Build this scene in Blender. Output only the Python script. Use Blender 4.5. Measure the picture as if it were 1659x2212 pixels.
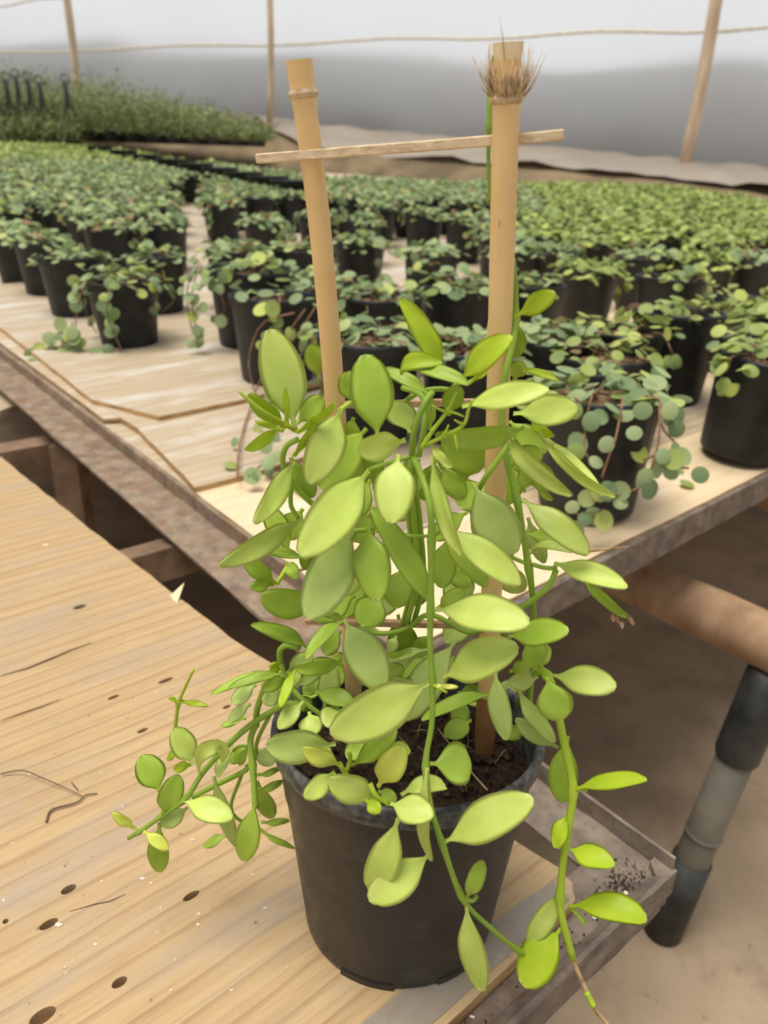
import bpy, bmesh, math, random
from mathutils import Vector, Matrix, noise
random.seed(7)
for o in list(bpy.data.objects): bpy.data.objects.remove(o, do_unlink=True)
sc = bpy.context.scene
col = sc.collection
# ------------------------------------------------------------------ camera
W, H, F = 1659.0, 2212.0, 1640.0
PITCH, ROLL, CAMZ = math.radians(24.0), math.radians(1.8), 0.427
CAM = Vector((0, 0, CAMZ))
fw = Vector((0, math.cos(PITCH), -math.sin(PITCH)))
r0 = Vector((1, 0, 0)); u0 = r0.cross(fw)
RT = math.cos(ROLL)*r0 + math.sin(ROLL)*u0
UP = -math.sin(ROLL)*r0 + math.cos(ROLL)*u0
cd = bpy.data.cameras.new('camera'); cam = bpy.data.objects.new('camera', cd); col.objects.link(cam)
m = Matrix((RT, UP, -fw)).transposed().to_4x4(); m.translation = CAM
cam.matrix_world = m
cd.sensor_fit = 'VERTICAL'; cd.sensor_height = 36.0; cd.lens = 36.0*F/H
cd.clip_start = 0.01; cd.clip_end = 300
cd.dof.use_dof = True; cd.dof.focus_distance = 0.40; cd.dof.aperture_fstop = 10.5
sc.camera = cam
# ------------------------------------------------------------------ light
wd = bpy.data.worlds.new('world'); sc.world = wd; wd.use_nodes = True
bg = wd.node_tree.nodes['Background']
bg.inputs[0].default_value = (0.95, 0.965, 0.99, 1); bg.inputs[1].default_value = 1.4
sd = bpy.data.lights.new('sun_offscreen', 'SUN'); sd.energy = 9.2; sd.angle = math.radians(34); sd.color = (1, 0.95, 0.86)
so = bpy.data.objects.new('sun_offscreen', sd); col.objects.link(so)
so.rotation_euler = Vector((-0.22, -0.12, 1)).to_track_quat('Z', 'Y').to_euler()
sc.view_settings.view_transform = 'Standard'; sc.view_settings.look = 'None'
sc.view_settings.gamma = 1.0; sc.view_settings.use_curve_mapping = False
sc.view_settings.exposure = -0.10

# ------------------------------------------------------------------ geometry helpers
def ray(x, y): return fw + RT*((x-W/2)/F) - UP*((y-H/2)/F)
def at(x, y, Y):                      # pixel -> point on the upright plane at distance Y
    d = ray(x, y); return CAM + d*(Y/d.y)
def on(x, y, z0=0.0, s=0.0, y0=0.6):  # pixel -> point on a (sloping) ground plane
    d = ray(x, y); k = (z0 - s*y0 - CAM.z)/(d.z - s*d.y); return CAM + d*k
def axd(p): return (p-CAM).dot(fw)
TH = math.radians(40.5)
BU = Vector((math.cos(TH), math.sin(TH), 0)); BW = Vector((-math.sin(TH), math.cos(TH), 0))
def bk(b, k, z=0.0): return BU*b + BW*k + Vector((0, 0, z))
SL = 0.058
def bz(p): return SL*(p.y-0.6)        # the long bench climbs gently with the hillside

def S(r, g, b, a=1):
    f = lambda v: (v/255/12.92) if v/255 <= .04045 else ((v/255+.055)/1.055)**2.4
    return (f(r), f(g), f(b), a)

def link(name, me, mat=None, parent=None):
    o = bpy.data.objects.new(name, me); col.objects.link(o)
    if mat is not None and me is not None and len(me.materials) == 0: me.materials.append(mat)
    if parent is not None: o.parent = parent
    return o
def empty(name, loc=(0,0,0), rz=0, label=None, cat=None, group=None):
    o = bpy.data.objects.new(name, None); col.objects.link(o); o.location = loc; o.rotation_euler = (0,0,rz)
    o.empty_display_size = .02
    if label: tag(o, label, cat, group)
    return o
def tag(o, label=None, cat=None, group=None, kind=None):
    if label: o['label'] = label
    if cat: o['category'] = cat
    if group: o['group'] = group
    if kind: o['kind'] = kind
    return o
def mesh(name, vs, fs, smooth=True):
    me = bpy.data.meshes.new(name); me.from_pydata([tuple(v) for v in vs], [], fs); me.update()
    if smooth:
        me.polygons.foreach_set('use_smooth', [True]*len(me.polygons))
    return me
class MB:
    def __init__(s): s.v = []; s.f = []
    def add(s, vs, fs):
        n = len(s.v); s.v += [Vector(v) for v in vs]; s.f += [tuple(i+n for i in f) for f in fs]
    def prism(s, pts, z0, z1):           # polygon pts (ccw) extruded in z
        n = len(pts)
        vs = [Vector((p[0], p[1], (z1 if not callable(z1) else z1(p)))) for p in pts] + [Vector((p[0], p[1], (z0 if not callable(z0) else z0(p)))) for p in pts]
        fs = [tuple(range(n)), tuple(range(2*n-1, n-1, -1))] + [(i, n+i, n+(i+1) % n, (i+1) % n) for i in range(n)]
        s.add(vs, fs)
    def box(s, c, d):
        x, y, z = c; a, b, e = d[0]/2, d[1]/2, d[2]/2
        s.prism([(x-a, y-b), (x+a, y-b), (x+a, y+b), (x-a, y+b)], z-e, z+e)
    def tube(s, pts, rad, seg=8, cap=True):
        pts = [Vector(p) for p in pts]; n = len(pts)
        rr = rad if isinstance(rad, (list, tuple)) else [rad]*n
        t0 = (pts[1]-pts[0]).normalized()
        nrm = t0.orthogonal().normalized(); vs = []; fs = []
        for i, p in enumerate(pts):
            t = (pts[min(i+1, n-1)]-pts[max(i-1, 0)])
            if t.length < 1e-9: t = t0
            t.normalize()
            nrm = nrm - t*nrm.dot(t)
            if nrm.length < 1e-6: nrm = t.orthogonal()
            nrm.normalize(); b = t.cross(nrm)
            for j in range(seg):
                a = 2*math.pi*j/seg; vs.append(p + (nrm*math.cos(a)+b*math.sin(a))*rr[i])
        for i in range(n-1):
            for j in range(seg):
                k = (j+1) % seg; fs.append((i*seg+j, i*seg+k, (i+1)*seg+k, (i+1)*seg+j))
        if cap: fs += [tuple(range(seg-1, -1, -1)), tuple(range((n-1)*seg, n*seg))]
        s.add(vs, fs)
    def lathe(s, prof, seg=32, sy=lambda z: 1.0, c=(0,0,0), jit=0):
        n = len(prof); vs = []; fs = []
        for (r, z) in prof:
            for j in range(seg):
                a = 2*math.pi*j/seg
                vs.append(Vector((c[0]+r*math.cos(a), c[1]+r*math.sin(a)*sy(z), c[2]+z)))
        for i in range(n-1):
            for j in range(seg):
                k = (j+1) % seg; fs.append((i*seg+j, i*seg+k, (i+1)*seg+k, (i+1)*seg+j))
        s.add(vs, fs)
    def build(s, name, mat, parent=None, smooth=True):
        return link(name, mesh(name, s.v, s.f, smooth), mat, parent)
def spline(pts, n):                     # Catmull-Rom through Vectors
    if len(pts) == 2: return [pts[0].lerp(pts[1], i/(n-1)) for i in range(n)]
    P = [pts[0]*2-pts[1]] + list(pts) + [pts[-1]*2-pts[-2]]; out = []; m_ = len(pts)-1
    for i in range(n):
        t = i/(n-1)*m_; k = min(int(t), m_-1); f = t-k
        a, b, c, d = P[k:k+4]
        out.append(0.5*((2*b)+(c-a)*f+(2*a-5*b+4*c-d)*f*f+(3*b-a-3*c+d)*f**3))
    return out

# ------------------------------------------------------------------ materials
def nt(name):
    m_ = bpy.data.materials.new(name); m_.use_nodes = True; t = m_.node_tree
    return m_, t, t.nodes['Principled BSDF'], t.nodes['Material Output']
def N(t, typ, **kw):
    n = t.nodes.new(typ)
    for k, v in kw.items():
        if k in n.inputs: n.inputs[k].default_value = v
        else: setattr(n, k, v)
    return n
def ramp(t, src, stops):
    r = t.nodes.new('ShaderNodeValToRGB'); e = r.color_ramp.elements
    while len(e) < len(stops): e.new(.5)
    for i, (p, c) in enumerate(stops): e[i].position = p; e[i].color = c
    t.links.new(src, r.inputs[0]); return r.outputs[0]
def mix(t, f, a, b, typ='MIX'):
    n = t.nodes.new('ShaderNodeMix'); n.data_type = 'RGBA'; n.blend_type = typ
    for v, i in ((f, 0), (a, 6), (b, 7)):
        if hasattr(v, 'links'): t.links.new(v, n.inputs[i])
        else: n.inputs[i].default_value = v
    return n.outputs[2]
def tc(t, kind='Object', scale=(1,1,1)):
    c = t.nodes.new('ShaderNodeTexCoord'); mp = t.nodes.new('ShaderNodeMapping'); mp.inputs['Scale'].default_value = scale
    t.links.new(c.outputs[kind], mp.inputs[0]); return mp.outputs[0]
def noi(t, vec, scale, detail=4, rough=.55, dist=0):
    n = N(t, 'ShaderNodeTexNoise'); n.inputs['Scale'].default_value = scale; n.inputs['Detail'].default_value = detail
    n.inputs['Roughness'].default_value = rough; n.inputs['Distortion'].default_value = dist
    t.links.new(vec, n.inputs['Vector']); return n.outputs['Fac']
def bump(t, p, h, strength=.3, dist=.001):
    b = N(t, 'ShaderNodeBump'); b.inputs['Strength'].default_value = strength; b.inputs['Distance'].default_value = dist
    t.links.new(h, b.inputs['Height']); t.links.new(b.outputs[0], p.inputs['Normal'])

def leaf_mat(name, c, c2, trans, spots=.5, rough=.40, tr=.24):
    m_, t, p, out = nt(name)
    v = tc(t); n1 = noi(t, v, 70, 3); n2 = noi(t, v, 900, 2, .6); n3 = noi(t, v, 260, 3, .6)
    oi = N(t, 'ShaderNodeObjectInfo')
    base = mix(t, ramp(t, n1, [(.3, (0,0,0,1)), (.7, (1,1,1,1))]), c, c2)
    hv = N(t, 'ShaderNodeHueSaturation'); mr = N(t, 'ShaderNodeMapRange'); mr.inputs['To Min'].default_value = .86; mr.inputs['To Max'].default_value = 1.14
    t.links.new(oi.outputs['Random'], mr.inputs[0]); t.links.new(mr.outputs[0], hv.inputs['Value']); t.links.new(base, hv.inputs['Color'])
    pale = mix(t, ramp(t, n2, [(.50, (0,0,0,1)), (.75, (spots*.3,)*3+(1,))]), hv.outputs[0], (0.72, 0.78, 0.52, 1))
    dark = mix(t, ramp(t, n3, [(.70, (0,0,0,1)), (.76, (spots,)*3+(1,))]), pale, (c[0]*.45, c[1]*.5, c[2]*.45, 1))
    al = N(t, 'ShaderNodeAttribute'); al.attribute_name = 'ls'; a2 = N(t, 'ShaderNodeAttribute'); a2.attribute_name = 'lt'
    dark = mix(t, ramp(t, al.outputs['Fac'], [(.0, (0,0,0,1)), (.90, (0,0,0,1)), (1, (.38,.38,.38,1))]), dark, (c[0]*1.15+.05, c[1]*1.1+.03, c[2]*1.5+.05, 1))
    rib = N(t, 'ShaderNodeMath'); rib.operation = 'MULTIPLY'
    t.links.new(ramp(t, al.outputs['Fac'], [(.0, (.3,.3,.3,1)), (.10, (0,0,0,1))]), rib.inputs[0]); t.links.new(ramp(t, a2.outputs['Fac'], [(.05, (1,1,1,1)), (.75, (0,0,0,1))]), rib.inputs[1])
    dark = mix(t, rib.outputs[0], dark, (c[0]*.75, c[1]*.8, c[2]*.6, 1))
    dark = mix(t, ramp(t, a2.outputs['Fac'], [(.955, (0,0,0,1)), (1, (.5,.5,.5,1))]), dark, S(206, 196, 150))
    t.links.new(dark, p.inputs['Base Color']); p.inputs['Roughness'].default_value = rough
    p.inputs['Specular IOR Level'].default_value = .35
    tb = N(t, 'ShaderNodeBsdfTranslucent'); tb.inputs[0].default_value = trans
    ms = N(t, 'ShaderNodeMixShader'); ms.inputs[0].default_value = tr
    t.links.new(p.outputs[0], ms.inputs[1]); t.links.new(tb.outputs[0], ms.inputs[2]); t.links.new(ms.outputs[0], out.inputs[0])
    bump(t, p, n3, .12, .0006)
    return m_
def stem_mat(name, c, c2, trans, spots=.5, rough=.40, tr=.24):
    m_, t, p, out = nt(name)
    v = tc(t); n1 = noi(t, v, 70, 3); n2 = noi(t, v, 900, 2, .6); n3 = noi(t, v, 260, 3, .6)
    oi = N(t, 'ShaderNodeObjectInfo')
    base = mix(t, ramp(t, n1, [(.3, (0,0,0,1)), (.7, (1,1,1,1))]), c, c2)
    hv = N(t, 'ShaderNodeHueSaturation'); mr = N(t, 'ShaderNodeMapRange'); mr.inputs['To Min'].default_value = .86; mr.inputs['To Max'].default_value = 1.14
    t.links.new(oi.outputs['Random'], mr.inputs[0]); t.links.new(mr.outputs[0], hv.inputs['Value']); t.links.new(base, hv.inputs['Color'])
    pale = mix(t, ramp(t, n2, [(.50, (0,0,0,1)), (.75, (spots*.3,)*3+(1,))]), hv.outputs[0], (0.72, 0.78, 0.52, 1))
    dark = mix(t, ramp(t, n3, [(.70, (0,0,0,1)), (.76, (spots,)*3+(1,))]), pale, (c[0]*.45, c[1]*.5, c[2]*.45, 1))
    t.links.new(dark, p.inputs['Base Color']); p.inputs['Roughness'].default_value = rough
    p.inputs['Specular IOR Level'].default_value = .35
    tb = N(t, 'ShaderNodeBsdfTranslucent'); tb.inputs[0].default_value = trans
    ms = N(t, 'ShaderNodeMixShader'); ms.inputs[0].default_value = tr
    t.links.new(p.outputs[0], ms.inputs[1]); t.links.new(tb.outputs[0], ms.inputs[2]); t.links.new(ms.outputs[0], out.inputs[0])
    bump(t, p, n3, .12, .0006)
    return m_
TRB = S(178, 208, 30)
LM = {
 'L': leaf_mat('leaf_light', S(218, 233, 124), S(200, 220, 100), TRB, .4),
 'M': leaf_mat('leaf_mid', S(182, 208, 80), S(160, 192, 62), TRB, .4),
 'G': leaf_mat('leaf_greygreen', S(206, 224, 130), S(186, 210, 108), S(180, 204, 70), .5),
 'Y': leaf_mat('leaf_yellow', S(238, 241, 122), S(220, 232, 94), S(228, 236, 56), .15),
 'B': leaf_mat('leaf_bright', S(198, 218, 60), S(180, 206, 46), S(196, 222, 20), .15, .42, .35),
}
STEM = stem_mat('stem_green', S(140, 176, 56), S(160, 190, 70), S(160, 200, 30), .2, .45, .15)
STEMB = stem_mat('stem_young', S(176, 206, 60), S(190, 212, 70), S(190, 220, 40), .1, .45, .2)

def simple(name, c1, c2, scale, rough=.7, bs=.3, bd=.001, detail=5, stops=(.35, .65), vec=(1,1,1), spec=.3):
    m_, t, p, out = nt(name); v = tc(t, 'Object', vec); n = noi(t, v, scale, detail)
    t.links.new(ramp(t, n, [(stops[0], c1), (stops[1], c2)]), p.inputs['Base Color'])
    p.inputs['Roughness'].default_value = rough; p.inputs['Specular IOR Level'].default_value = spec
    if bs: bump(t, p, n, bs, bd)
    return m_
def pot_mat():
    m_, t, p, out = nt('black_plastic'); v = tc(t)
    n = noi(t, v, 55, 6, .65); n2 = noi(t, v, 420, 3, .6); n3 = noi(t, v, 14, 3)
    a = mix(t, ramp(t, n3, [(.35, (0,0,0,1)), (.7, (1,1,1,1))]), S(27, 28, 30), S(54, 49, 43))
    b = mix(t, ramp(t, n, [(.55, (0,0,0,1)), (.8, (.35,.35,.35,1))]), a, S(110, 104, 94))
    c = mix(t, ramp(t, n2, [(.70, (0,0,0,1)), (.76, (.5,.5,.5,1))]), b, S(160, 156, 148))
    t.links.new(c, p.inputs['Base Color']); p.inputs['Roughness'].default_value = .38; p.inputs['Specular IOR Level'].default_value = .45
    t.links.new(ramp(t, n, [(.3, (.30,)*3+(1,)), (.7, (.55,)*3+(1,))]), p.inputs['Roughness'])
    bump(t, p, n, .06, .0008); return m_
M_POT = pot_mat()
M_POTB = simple('black_pot_far', S(26, 30, 32), S(44, 47, 49), 30, .5, 0)
M_RIM = simple('pot_rim_worn', S(52, 53, 54), S(126, 126, 124), 160, .38, .1, .0004, 6, (.4, .8))
M_SOIL = simple('potting_soil', S(26, 19, 14), S(72, 54, 40), 260, .9, .9, .003, 6)
M_CLOD = simple('soil_clod_brown', S(40, 29, 21), S(92, 70, 52), 300, .9, .6, .002)
M_ROOT = simple('dry_root', S(140, 108, 74), S(196, 164, 122), 200, .8, .2)
M_DRY = simple('dry_leaf', S(150, 116, 84), S(214, 190, 160), 160, .8, .3)

def bamboo_mat(name, c1, c2, dk, sc_=1):
    m_, t, p, out = nt(name)
    g = noi(t, tc(t, 'Object', (1, 1, .03)), 900, 4, .6); b = noi(t, tc(t), 30, 4); d = noi(t, tc(t, 'Object', (1, 1, .35)), 240, 2, .5)
    base = mix(t, g, c1, c2)
    base = mix(t, ramp(t, b, [(.45, (0,0,0,1)), (.75, (.4,.4,.4,1))]), base, dk)
    base = mix(t, ramp(t, d, [(.73, (0,0,0,1)), (.78, (.75,.75,.75,1))]), base, S(110, 84, 56))
    t.links.new(base, p.inputs['Base Color']); p.inputs['Roughness'].default_value = .42; p.inputs['Specular IOR Level'].default_value = .4
    bump(t, p, g, .08, .0005); return m_
M_BAM = bamboo_mat('bamboo', S(226, 186, 126), S(240, 206, 148), S(208, 164, 102))
M_BAMD = bamboo_mat('bamboo_damp', S(130, 88, 50), S(176, 132, 86), S(96, 62, 34))
M_CUT = simple('bamboo_cut_end', S(236, 212, 166), S(246, 228, 190), 200, .6, .05)
M_HOL = simple('bamboo_hollow', S(150, 118, 80), S(186, 150, 108), 200, .8, .1)
M_RUNG = simple('split_cane', S(196, 170, 134), S(226, 206, 174), 500, .7, .3, .0006, 4, (.35,.65), (.06,1,1))
M_RUNGD = simple('split_cane_weathered', S(150, 116, 88), S(190, 156, 124), 500, .7, .3, .0006, 4, (.35,.65), (.06,1,1))
M_FIB = simple('bamboo_fibre', S(172, 144, 110), S(222, 198, 160), 300, .8, 0)

def board_mat(name, base1, base2, line, dirt, grey, linesc=55, k=1.0, g0=.53):
    m_, t, p, out = nt(name)
    v = tc(t); sep = N(t, 'ShaderNodeSeparateXYZ'); t.links.new(v, sep.inputs[0])
    wob = noi(t, tc(t, 'Object', (1.2, 6, 1)), 3, 3)
    fine = noi(t, tc(t, 'Object', (.05, 1, 1)), 420, 5, .6)
    mid = noi(t, tc(t, 'Object', (.09, 1, 1)), 90, 4, .6)
    big = noi(t, tc(t, 'Object', (.5, 1.3, 1)), 9, 4, .6)
    wv = N(t, 'ShaderNodeTexWave'); wv.bands_direction = 'Y'; wv.wave_profile = 'SAW'
    wv.inputs['Scale'].default_value = linesc; wv.inputs['Distortion'].default_value = 3.0; wv.inputs['Detail'].default_value = 2; wv.inputs['Detail Scale'].default_value = .6
    t.links.new(tc(t, 'Object', (.12, .34, 1)), wv.inputs['Vector'])
    c = mix(t, ramp(t, mid, [(.3, (0,0,0,1)), (.7, (1,1,1,1))]), base1, base2)
    c = mix(t, ramp(t, wv.outputs['Fac'], [(.72, (0,0,0,1)), (.94, (.55*k,)*3+(1,)), (1, (0,0,0,1))]), c, line)
    c = mix(t, ramp(t, fine, [(.5, (0,0,0,1)), (.72, (.4*k,)*3+(1,))]), c, line)
    gb = noi(t, tc(t, 'Object', (.35, 1.6, 1)), 12, 5, .65)
    c = mix(t, ramp(t, gb, [(g0, (0,0,0,1)), (g0+.17, (.75,)*3+(1,))]), c, grey)
    sp = noi(t, v, 130, 3, .7); sp2 = noi(t, tc(t, 'Object', (1, 1, 3)), 210, 2, .5)
    c = mix(t, ramp(t, sp, [(.67, (0,0,0,1)), (.73, (.8,)*3+(1,))]), c, dirt)
    c = mix(t, ramp(t, sp2, [(.73, (0,0,0,1)), (.77, (.7,)*3+(1,))]), c, S(236, 230, 218))
    t.links.new(c, p.inputs['Base Color']); p.inputs['Roughness'].default_value = .55; p.inputs['Specular IOR Level'].default_value = .3
    h = mix(t, .5, wv.outputs['Color'], fine); bump(t, p, h, .22, .0012)
    return m_
M_BOARD = board_mat('plywood_warm', S(198, 170, 129), S(181, 152, 112), S(144, 113, 82), S(96, 74, 56), S(172, 156, 138), 55, 1.0, .50)
M_BOARD2 = board_mat('plywood_weathered', S(200, 182, 156), S(182, 164, 138), S(146, 124, 102), S(96, 82, 70), S(216, 212, 206), 40, .8, .49)
M_BOARD3 = board_mat('plywood_cream', S(234, 212, 178), S(226, 200, 162), S(206, 176, 138), S(140, 116, 92), S(236, 226, 208), 30, .5)
M_PLYEDGE = simple('plywood_edge', S(150, 112, 72), S(206, 170, 120), 300, .8, .4, .001, 4, (.35,.65), (.1,.1,1))
def rust_mat(name, a, b, rust, amt):
    m_, t, p, out = nt(name); v = tc(t)
    n = noi(t, v, 40, 6, .65); n2 = noi(t, v, 160, 5, .7); n3 = noi(t, v, 34, 6, .7)
    c = mix(t, ramp(t, n, [(.35, (0,0,0,1)), (.65, (1,1,1,1))]), a, b); c = mix(t, ramp(t, n3, [(.5, (0,0,0,1)), (.66, (amt,)*3+(1,))]), c, rust)
    c = mix(t, ramp(t, n2, [(.62, (0,0,0,1)), (.72, (.6,)*3+(1,))]), c, S(70, 60, 54))
    t.links.new(c, p.inputs['Base Color']); p.inputs['Roughness'].default_value = .8; p.inputs['Specular IOR Level'].default_value = .25
    bump(t, p, n2, .5, .0015); return m_
M_STEEL = rust_mat('weathered_steel', S(104, 94, 86), S(150, 136, 122), S(112, 84, 62), .5)
M_RUST = rust_mat('rusty_steel', S(118, 102, 88), S(160, 142, 122), S(138, 94, 58), .55)
M_LOG = simple('weathered_log', S(142, 112, 84), S(190, 160, 128), 22, .8, .4, .004, 6, (.3,.7), (1,1,.2))
M_WOODD = simple('dark_timber', S(74, 58, 46), S(118, 96, 78), 24, .85, .3, .003)
M_TIMB = simple('brown_timber', S(112, 90, 72), S(152, 126, 102), 24, .85, .3, .003)
M_GREY = simple('grey_pipe', S(98, 95, 86), S(126, 120, 108), 12, .45, .1, .001)
M_SLEEVE = simple('dark_sleeve', S(44, 46, 46), S(76, 77, 75), 14, .5, .15, .002)
def floor_mat():
    m_, t, p, out = nt('dusty_floor'); v = tc(t)
    n = noi(t, v, 2.4, 6, .6); n2 = noi(t, v, 40, 5, .65); n3 = noi(t, v, 9, 5, .6)
    c = mix(t, ramp(t, n, [(.35, (0,0,0,1)), (.65, (1,1,1,1))]), S(150, 132, 110), S(178, 158, 132))
    c = mix(t, ramp(t, n3, [(.5, (0,0,0,1)), (.7, (.55,)*3+(1,))]), c, S(126, 108, 88))
    c = mix(t, ramp(t, n2, [(.60, (0,0,0,1)), (.72, (.5,)*3+(1,))]), c, S(84, 70, 58))
    t.links.new(c, p.inputs['Base Color']); p.inputs['Roughness'].default_value = .9; bump(t, p, n2, .3, .004); return m_
M_FLOOR = floor_mat()
M_BANK = simple('bank_earth', S(104, 92, 72), S(140, 122, 96), 3, .95, .5, .03)
M_OUT = simple('hillside_outside', S(70, 66, 60), S(100, 94, 86), 1.2, .95, 0)
def sheet_mat(name, c, tr, trs):
    m_, t, p, out = nt(name); v = tc(t, 'Object'); n = noi(t, v, 1.6, 4, .55)
    p.inputs['Base Color'].default_value = c; p.inputs['Roughness'].default_value = .35
    tb = N(t, 'ShaderNodeBsdfTranslucent'); tb.inputs[0].default_value = c
    ms = N(t, 'ShaderNodeMixShader'); ms.inputs[0].default_value = tr
    t.links.new(p.outputs[0], ms.inputs[1]); t.links.new(tb.outputs[0], ms.inputs[2])
    tp = N(t, 'ShaderNodeBsdfRefraction'); tp.inputs['Roughness'].default_value = .42; tp.inputs['IOR'].default_value = 1.3; tp.inputs[0].default_value = (.92, .93, .94, 1); ms2 = N(t, 'ShaderNodeMixShader'); ms2.inputs[0].default_value = trs
    t.links.new(ms.outputs[0], ms2.inputs[1]); t.links.new(tp.outputs[0], ms2.inputs[2]); t.links.new(ms2.outputs[0], out.inputs[0])
    bump(t, p, n, .4, .1); return m_
M_FILM = sheet_mat('greenhouse_film', (.88, .876, .862, 1), .86, .28)
M_SKIRT = sheet_mat('film_skirt', S(158, 147, 134), .1, 0)
M_POST = simple('pale_post', S(190, 164, 136), S(226, 204, 178), 20, .8, .2, .002, 4, (.3,.7), (1,1,.15))
M_WIRE = simple('black_wire', S(40, 42, 42), S(66, 68, 66), 20, .5, 0)
M_CORD = simple('pale_cord', S(200, 190, 170), S(222, 214, 196), 20, .7, 0)
def vine_mat(name, c1, c2, c3, tr=.3, brown=True):
    m_, t, p, out = nt(name)
    g = N(t, 'ShaderNodeNewGeometry'); oi = N(t, 'ShaderNodeObjectInfo')
    ad = N(t, 'ShaderNodeMath'); ad.operation = 'ADD'; t.links.new(g.outputs['Random Per Island'], ad.inputs[0]); t.links.new(oi.outputs['Random'], ad.inputs[1])
    fr = N(t, 'ShaderNodeMath'); fr.operation = 'FRACT'; t.links.new(ad.outputs[0], fr.inputs[0])
    c = ramp(t, fr.outputs[0], [(0, c1), (.42, c2), (.80, c3), (.92, S(200, 212, 124)), (.945, S(172, 140, 108)), (1, S(156, 124, 94))] if brown else [(0, c1), (.5, c2), (.9, c3), (1, S(202, 214, 110))])
    t.links.new(c, p.inputs['Base Color']); p.inputs['Roughness'].default_value = .5; p.inputs['Specular IOR Level'].default_value = .35
    tb = N(t, 'ShaderNodeBsdfTranslucent'); t.links.new(c, tb.inputs[0])
    ms = N(t, 'ShaderNodeMixShader'); ms.inputs[0].default_value = tr
    t.links.new(p.outputs[0], ms.inputs[1]); t.links.new(tb.outputs[0], ms.inputs[2]); t.links.new(ms.outputs[0], out.inputs[0])
    return m_
M_VINE = vine_mat('round_leaf', S(120, 144, 102), S(150, 172, 122), S(176, 192, 138), .3, False)
M_VINEF = vine_mat('round_leaf_litter', S(120, 144, 102), S(150, 172, 122), S(176, 192, 138))
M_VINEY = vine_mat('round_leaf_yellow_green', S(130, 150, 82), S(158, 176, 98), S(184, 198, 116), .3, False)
M_VSTEM = simple('vine_runner', S(120, 88, 66), S(164, 130, 100), 60, .8, 0)
M_GRASS = vine_mat('feathery_green', S(104, 116, 74), S(126, 138, 88), S(146, 154, 104), .35, False)
M_SOILB = simple('soil_litter', S(84, 66, 50), S(160, 128, 98), 90, .9, .4, .004)

# ------------------------------------------------------------------ the setting
fb = MB(); n = 40
fl = []
for j in range(n+1):
    for i in range(n+1):
        x = -9+18*i/n; y = -4+19*j/n
        fl.append(Vector((x, y, -.75+.006*noise.noise(Vector((x*2, y*2, 0))))))
fb.add(fl, [(j*(n+1)+i, j*(n+1)+i+1, (j+1)*(n+1)+i+1, (j+1)*(n+1)+i) for j in range(n) for i in range(n)])
tag(fb.build('floor', M_FLOOR), 'dusty grey brown concrete floor below the benches', None, None, 'structure')

# film wall: a straight run on the hillside, climbing to the left
WR, WL = Vector((2.6, 6.4, 0)), Vector((-4.6, 11.2, 0))
WD = (WL-WR); WLEN = WD.length; WDN = WD.normalized(); WNRM = Vector((WDN.y, -WDN.x, 0))
if WNRM.y < 0: WNRM = -WNRM
def wall_xy(x_px):                       # where the column of pixel x meets the wall line (at horizon level)
    d = ray(x_px, 370); d.z = 0
    a = WR; cr = lambda p, q: p.x*q.y-p.y*q.x
    return d*(cr(a, WDN)/cr(d, WDN))
def wall_pt(x, y):
    d = ray(x, y); k = (WR.dot(WNRM))/(d.dot(WNRM)); return CAM + d*k
base_px = [(-900, 90), (-250, 160), (0, 185), (200, 212), (420, 240), (613, 266), (900, 298), (1200, 328), (1495, 357), (1800, 392), (2500, 475)]
base_pts = [wall_pt(*p) for p in base_px]
vs = []; fs = []; NU, NV = 60, 16
bp = spline(base_pts, NU)
for i, b in enumerate(bp):
    for j in range(NV):
        z = b.z-.05 + (5.2)*(j/(NV-1))**1.3
        off = .05*noise.noise(Vector((i*.35, z*.9, 3)))+.03*noise.noise(Vector((i*1.1, z*2.6, 9)))
        vs.append(Vector((b.x, b.y, z)) + WNRM*off)
for i in range(NU-1):
    for j in range(NV-1): fs.append((i*NV+j, (i+1)*NV+j, (i+1)*NV+j+1, i*NV+j+1))
wme = mesh('wall_back', vs, fs)
if wme.polygons[0].normal.dot(WNRM) > 0: wme.flip_normals()
wall = link('wall_back', wme, M_FILM)
tag(wall, 'tall milky greenhouse film wall behind the plants', None, None, 'structure')
# dark ground outside, shading the lower film
def foot(p): return min(bp, key=lambda q: (q.x-p.x)**2+(q.y-p.y)**2).z
def hill_h(t): return (.98-.42*t)+.10*noise.noise(Vector((t*9, 1, 2)))
vs = []; fs = []
for i in range(40):
    t = i/39; p = WR.lerp(WL, -0.6+2.2*t); zb = foot(p); hgt = hill_h(t)
    for j, (o_, z) in enumerate(((.35, -.3), (.45, .6*hgt), (.8, .85*hgt), (1.6, .95*hgt), (6, 1.0*hgt), (14, 1.0*hgt))):
        vs.append(p + WNRM*o_ + Vector((0, 0, zb+z)))
for i in range(39):
    for j in range(5): fs.append((i*6+j, (i+1)*6+j, (i+1)*6+j+1, i*6+j+1))
tag(link('earth_bank', mesh('earth_bank', vs, fs), M_OUT), 'dark hillside seen dimly through the lower film', None, None, 'structure')
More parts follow.
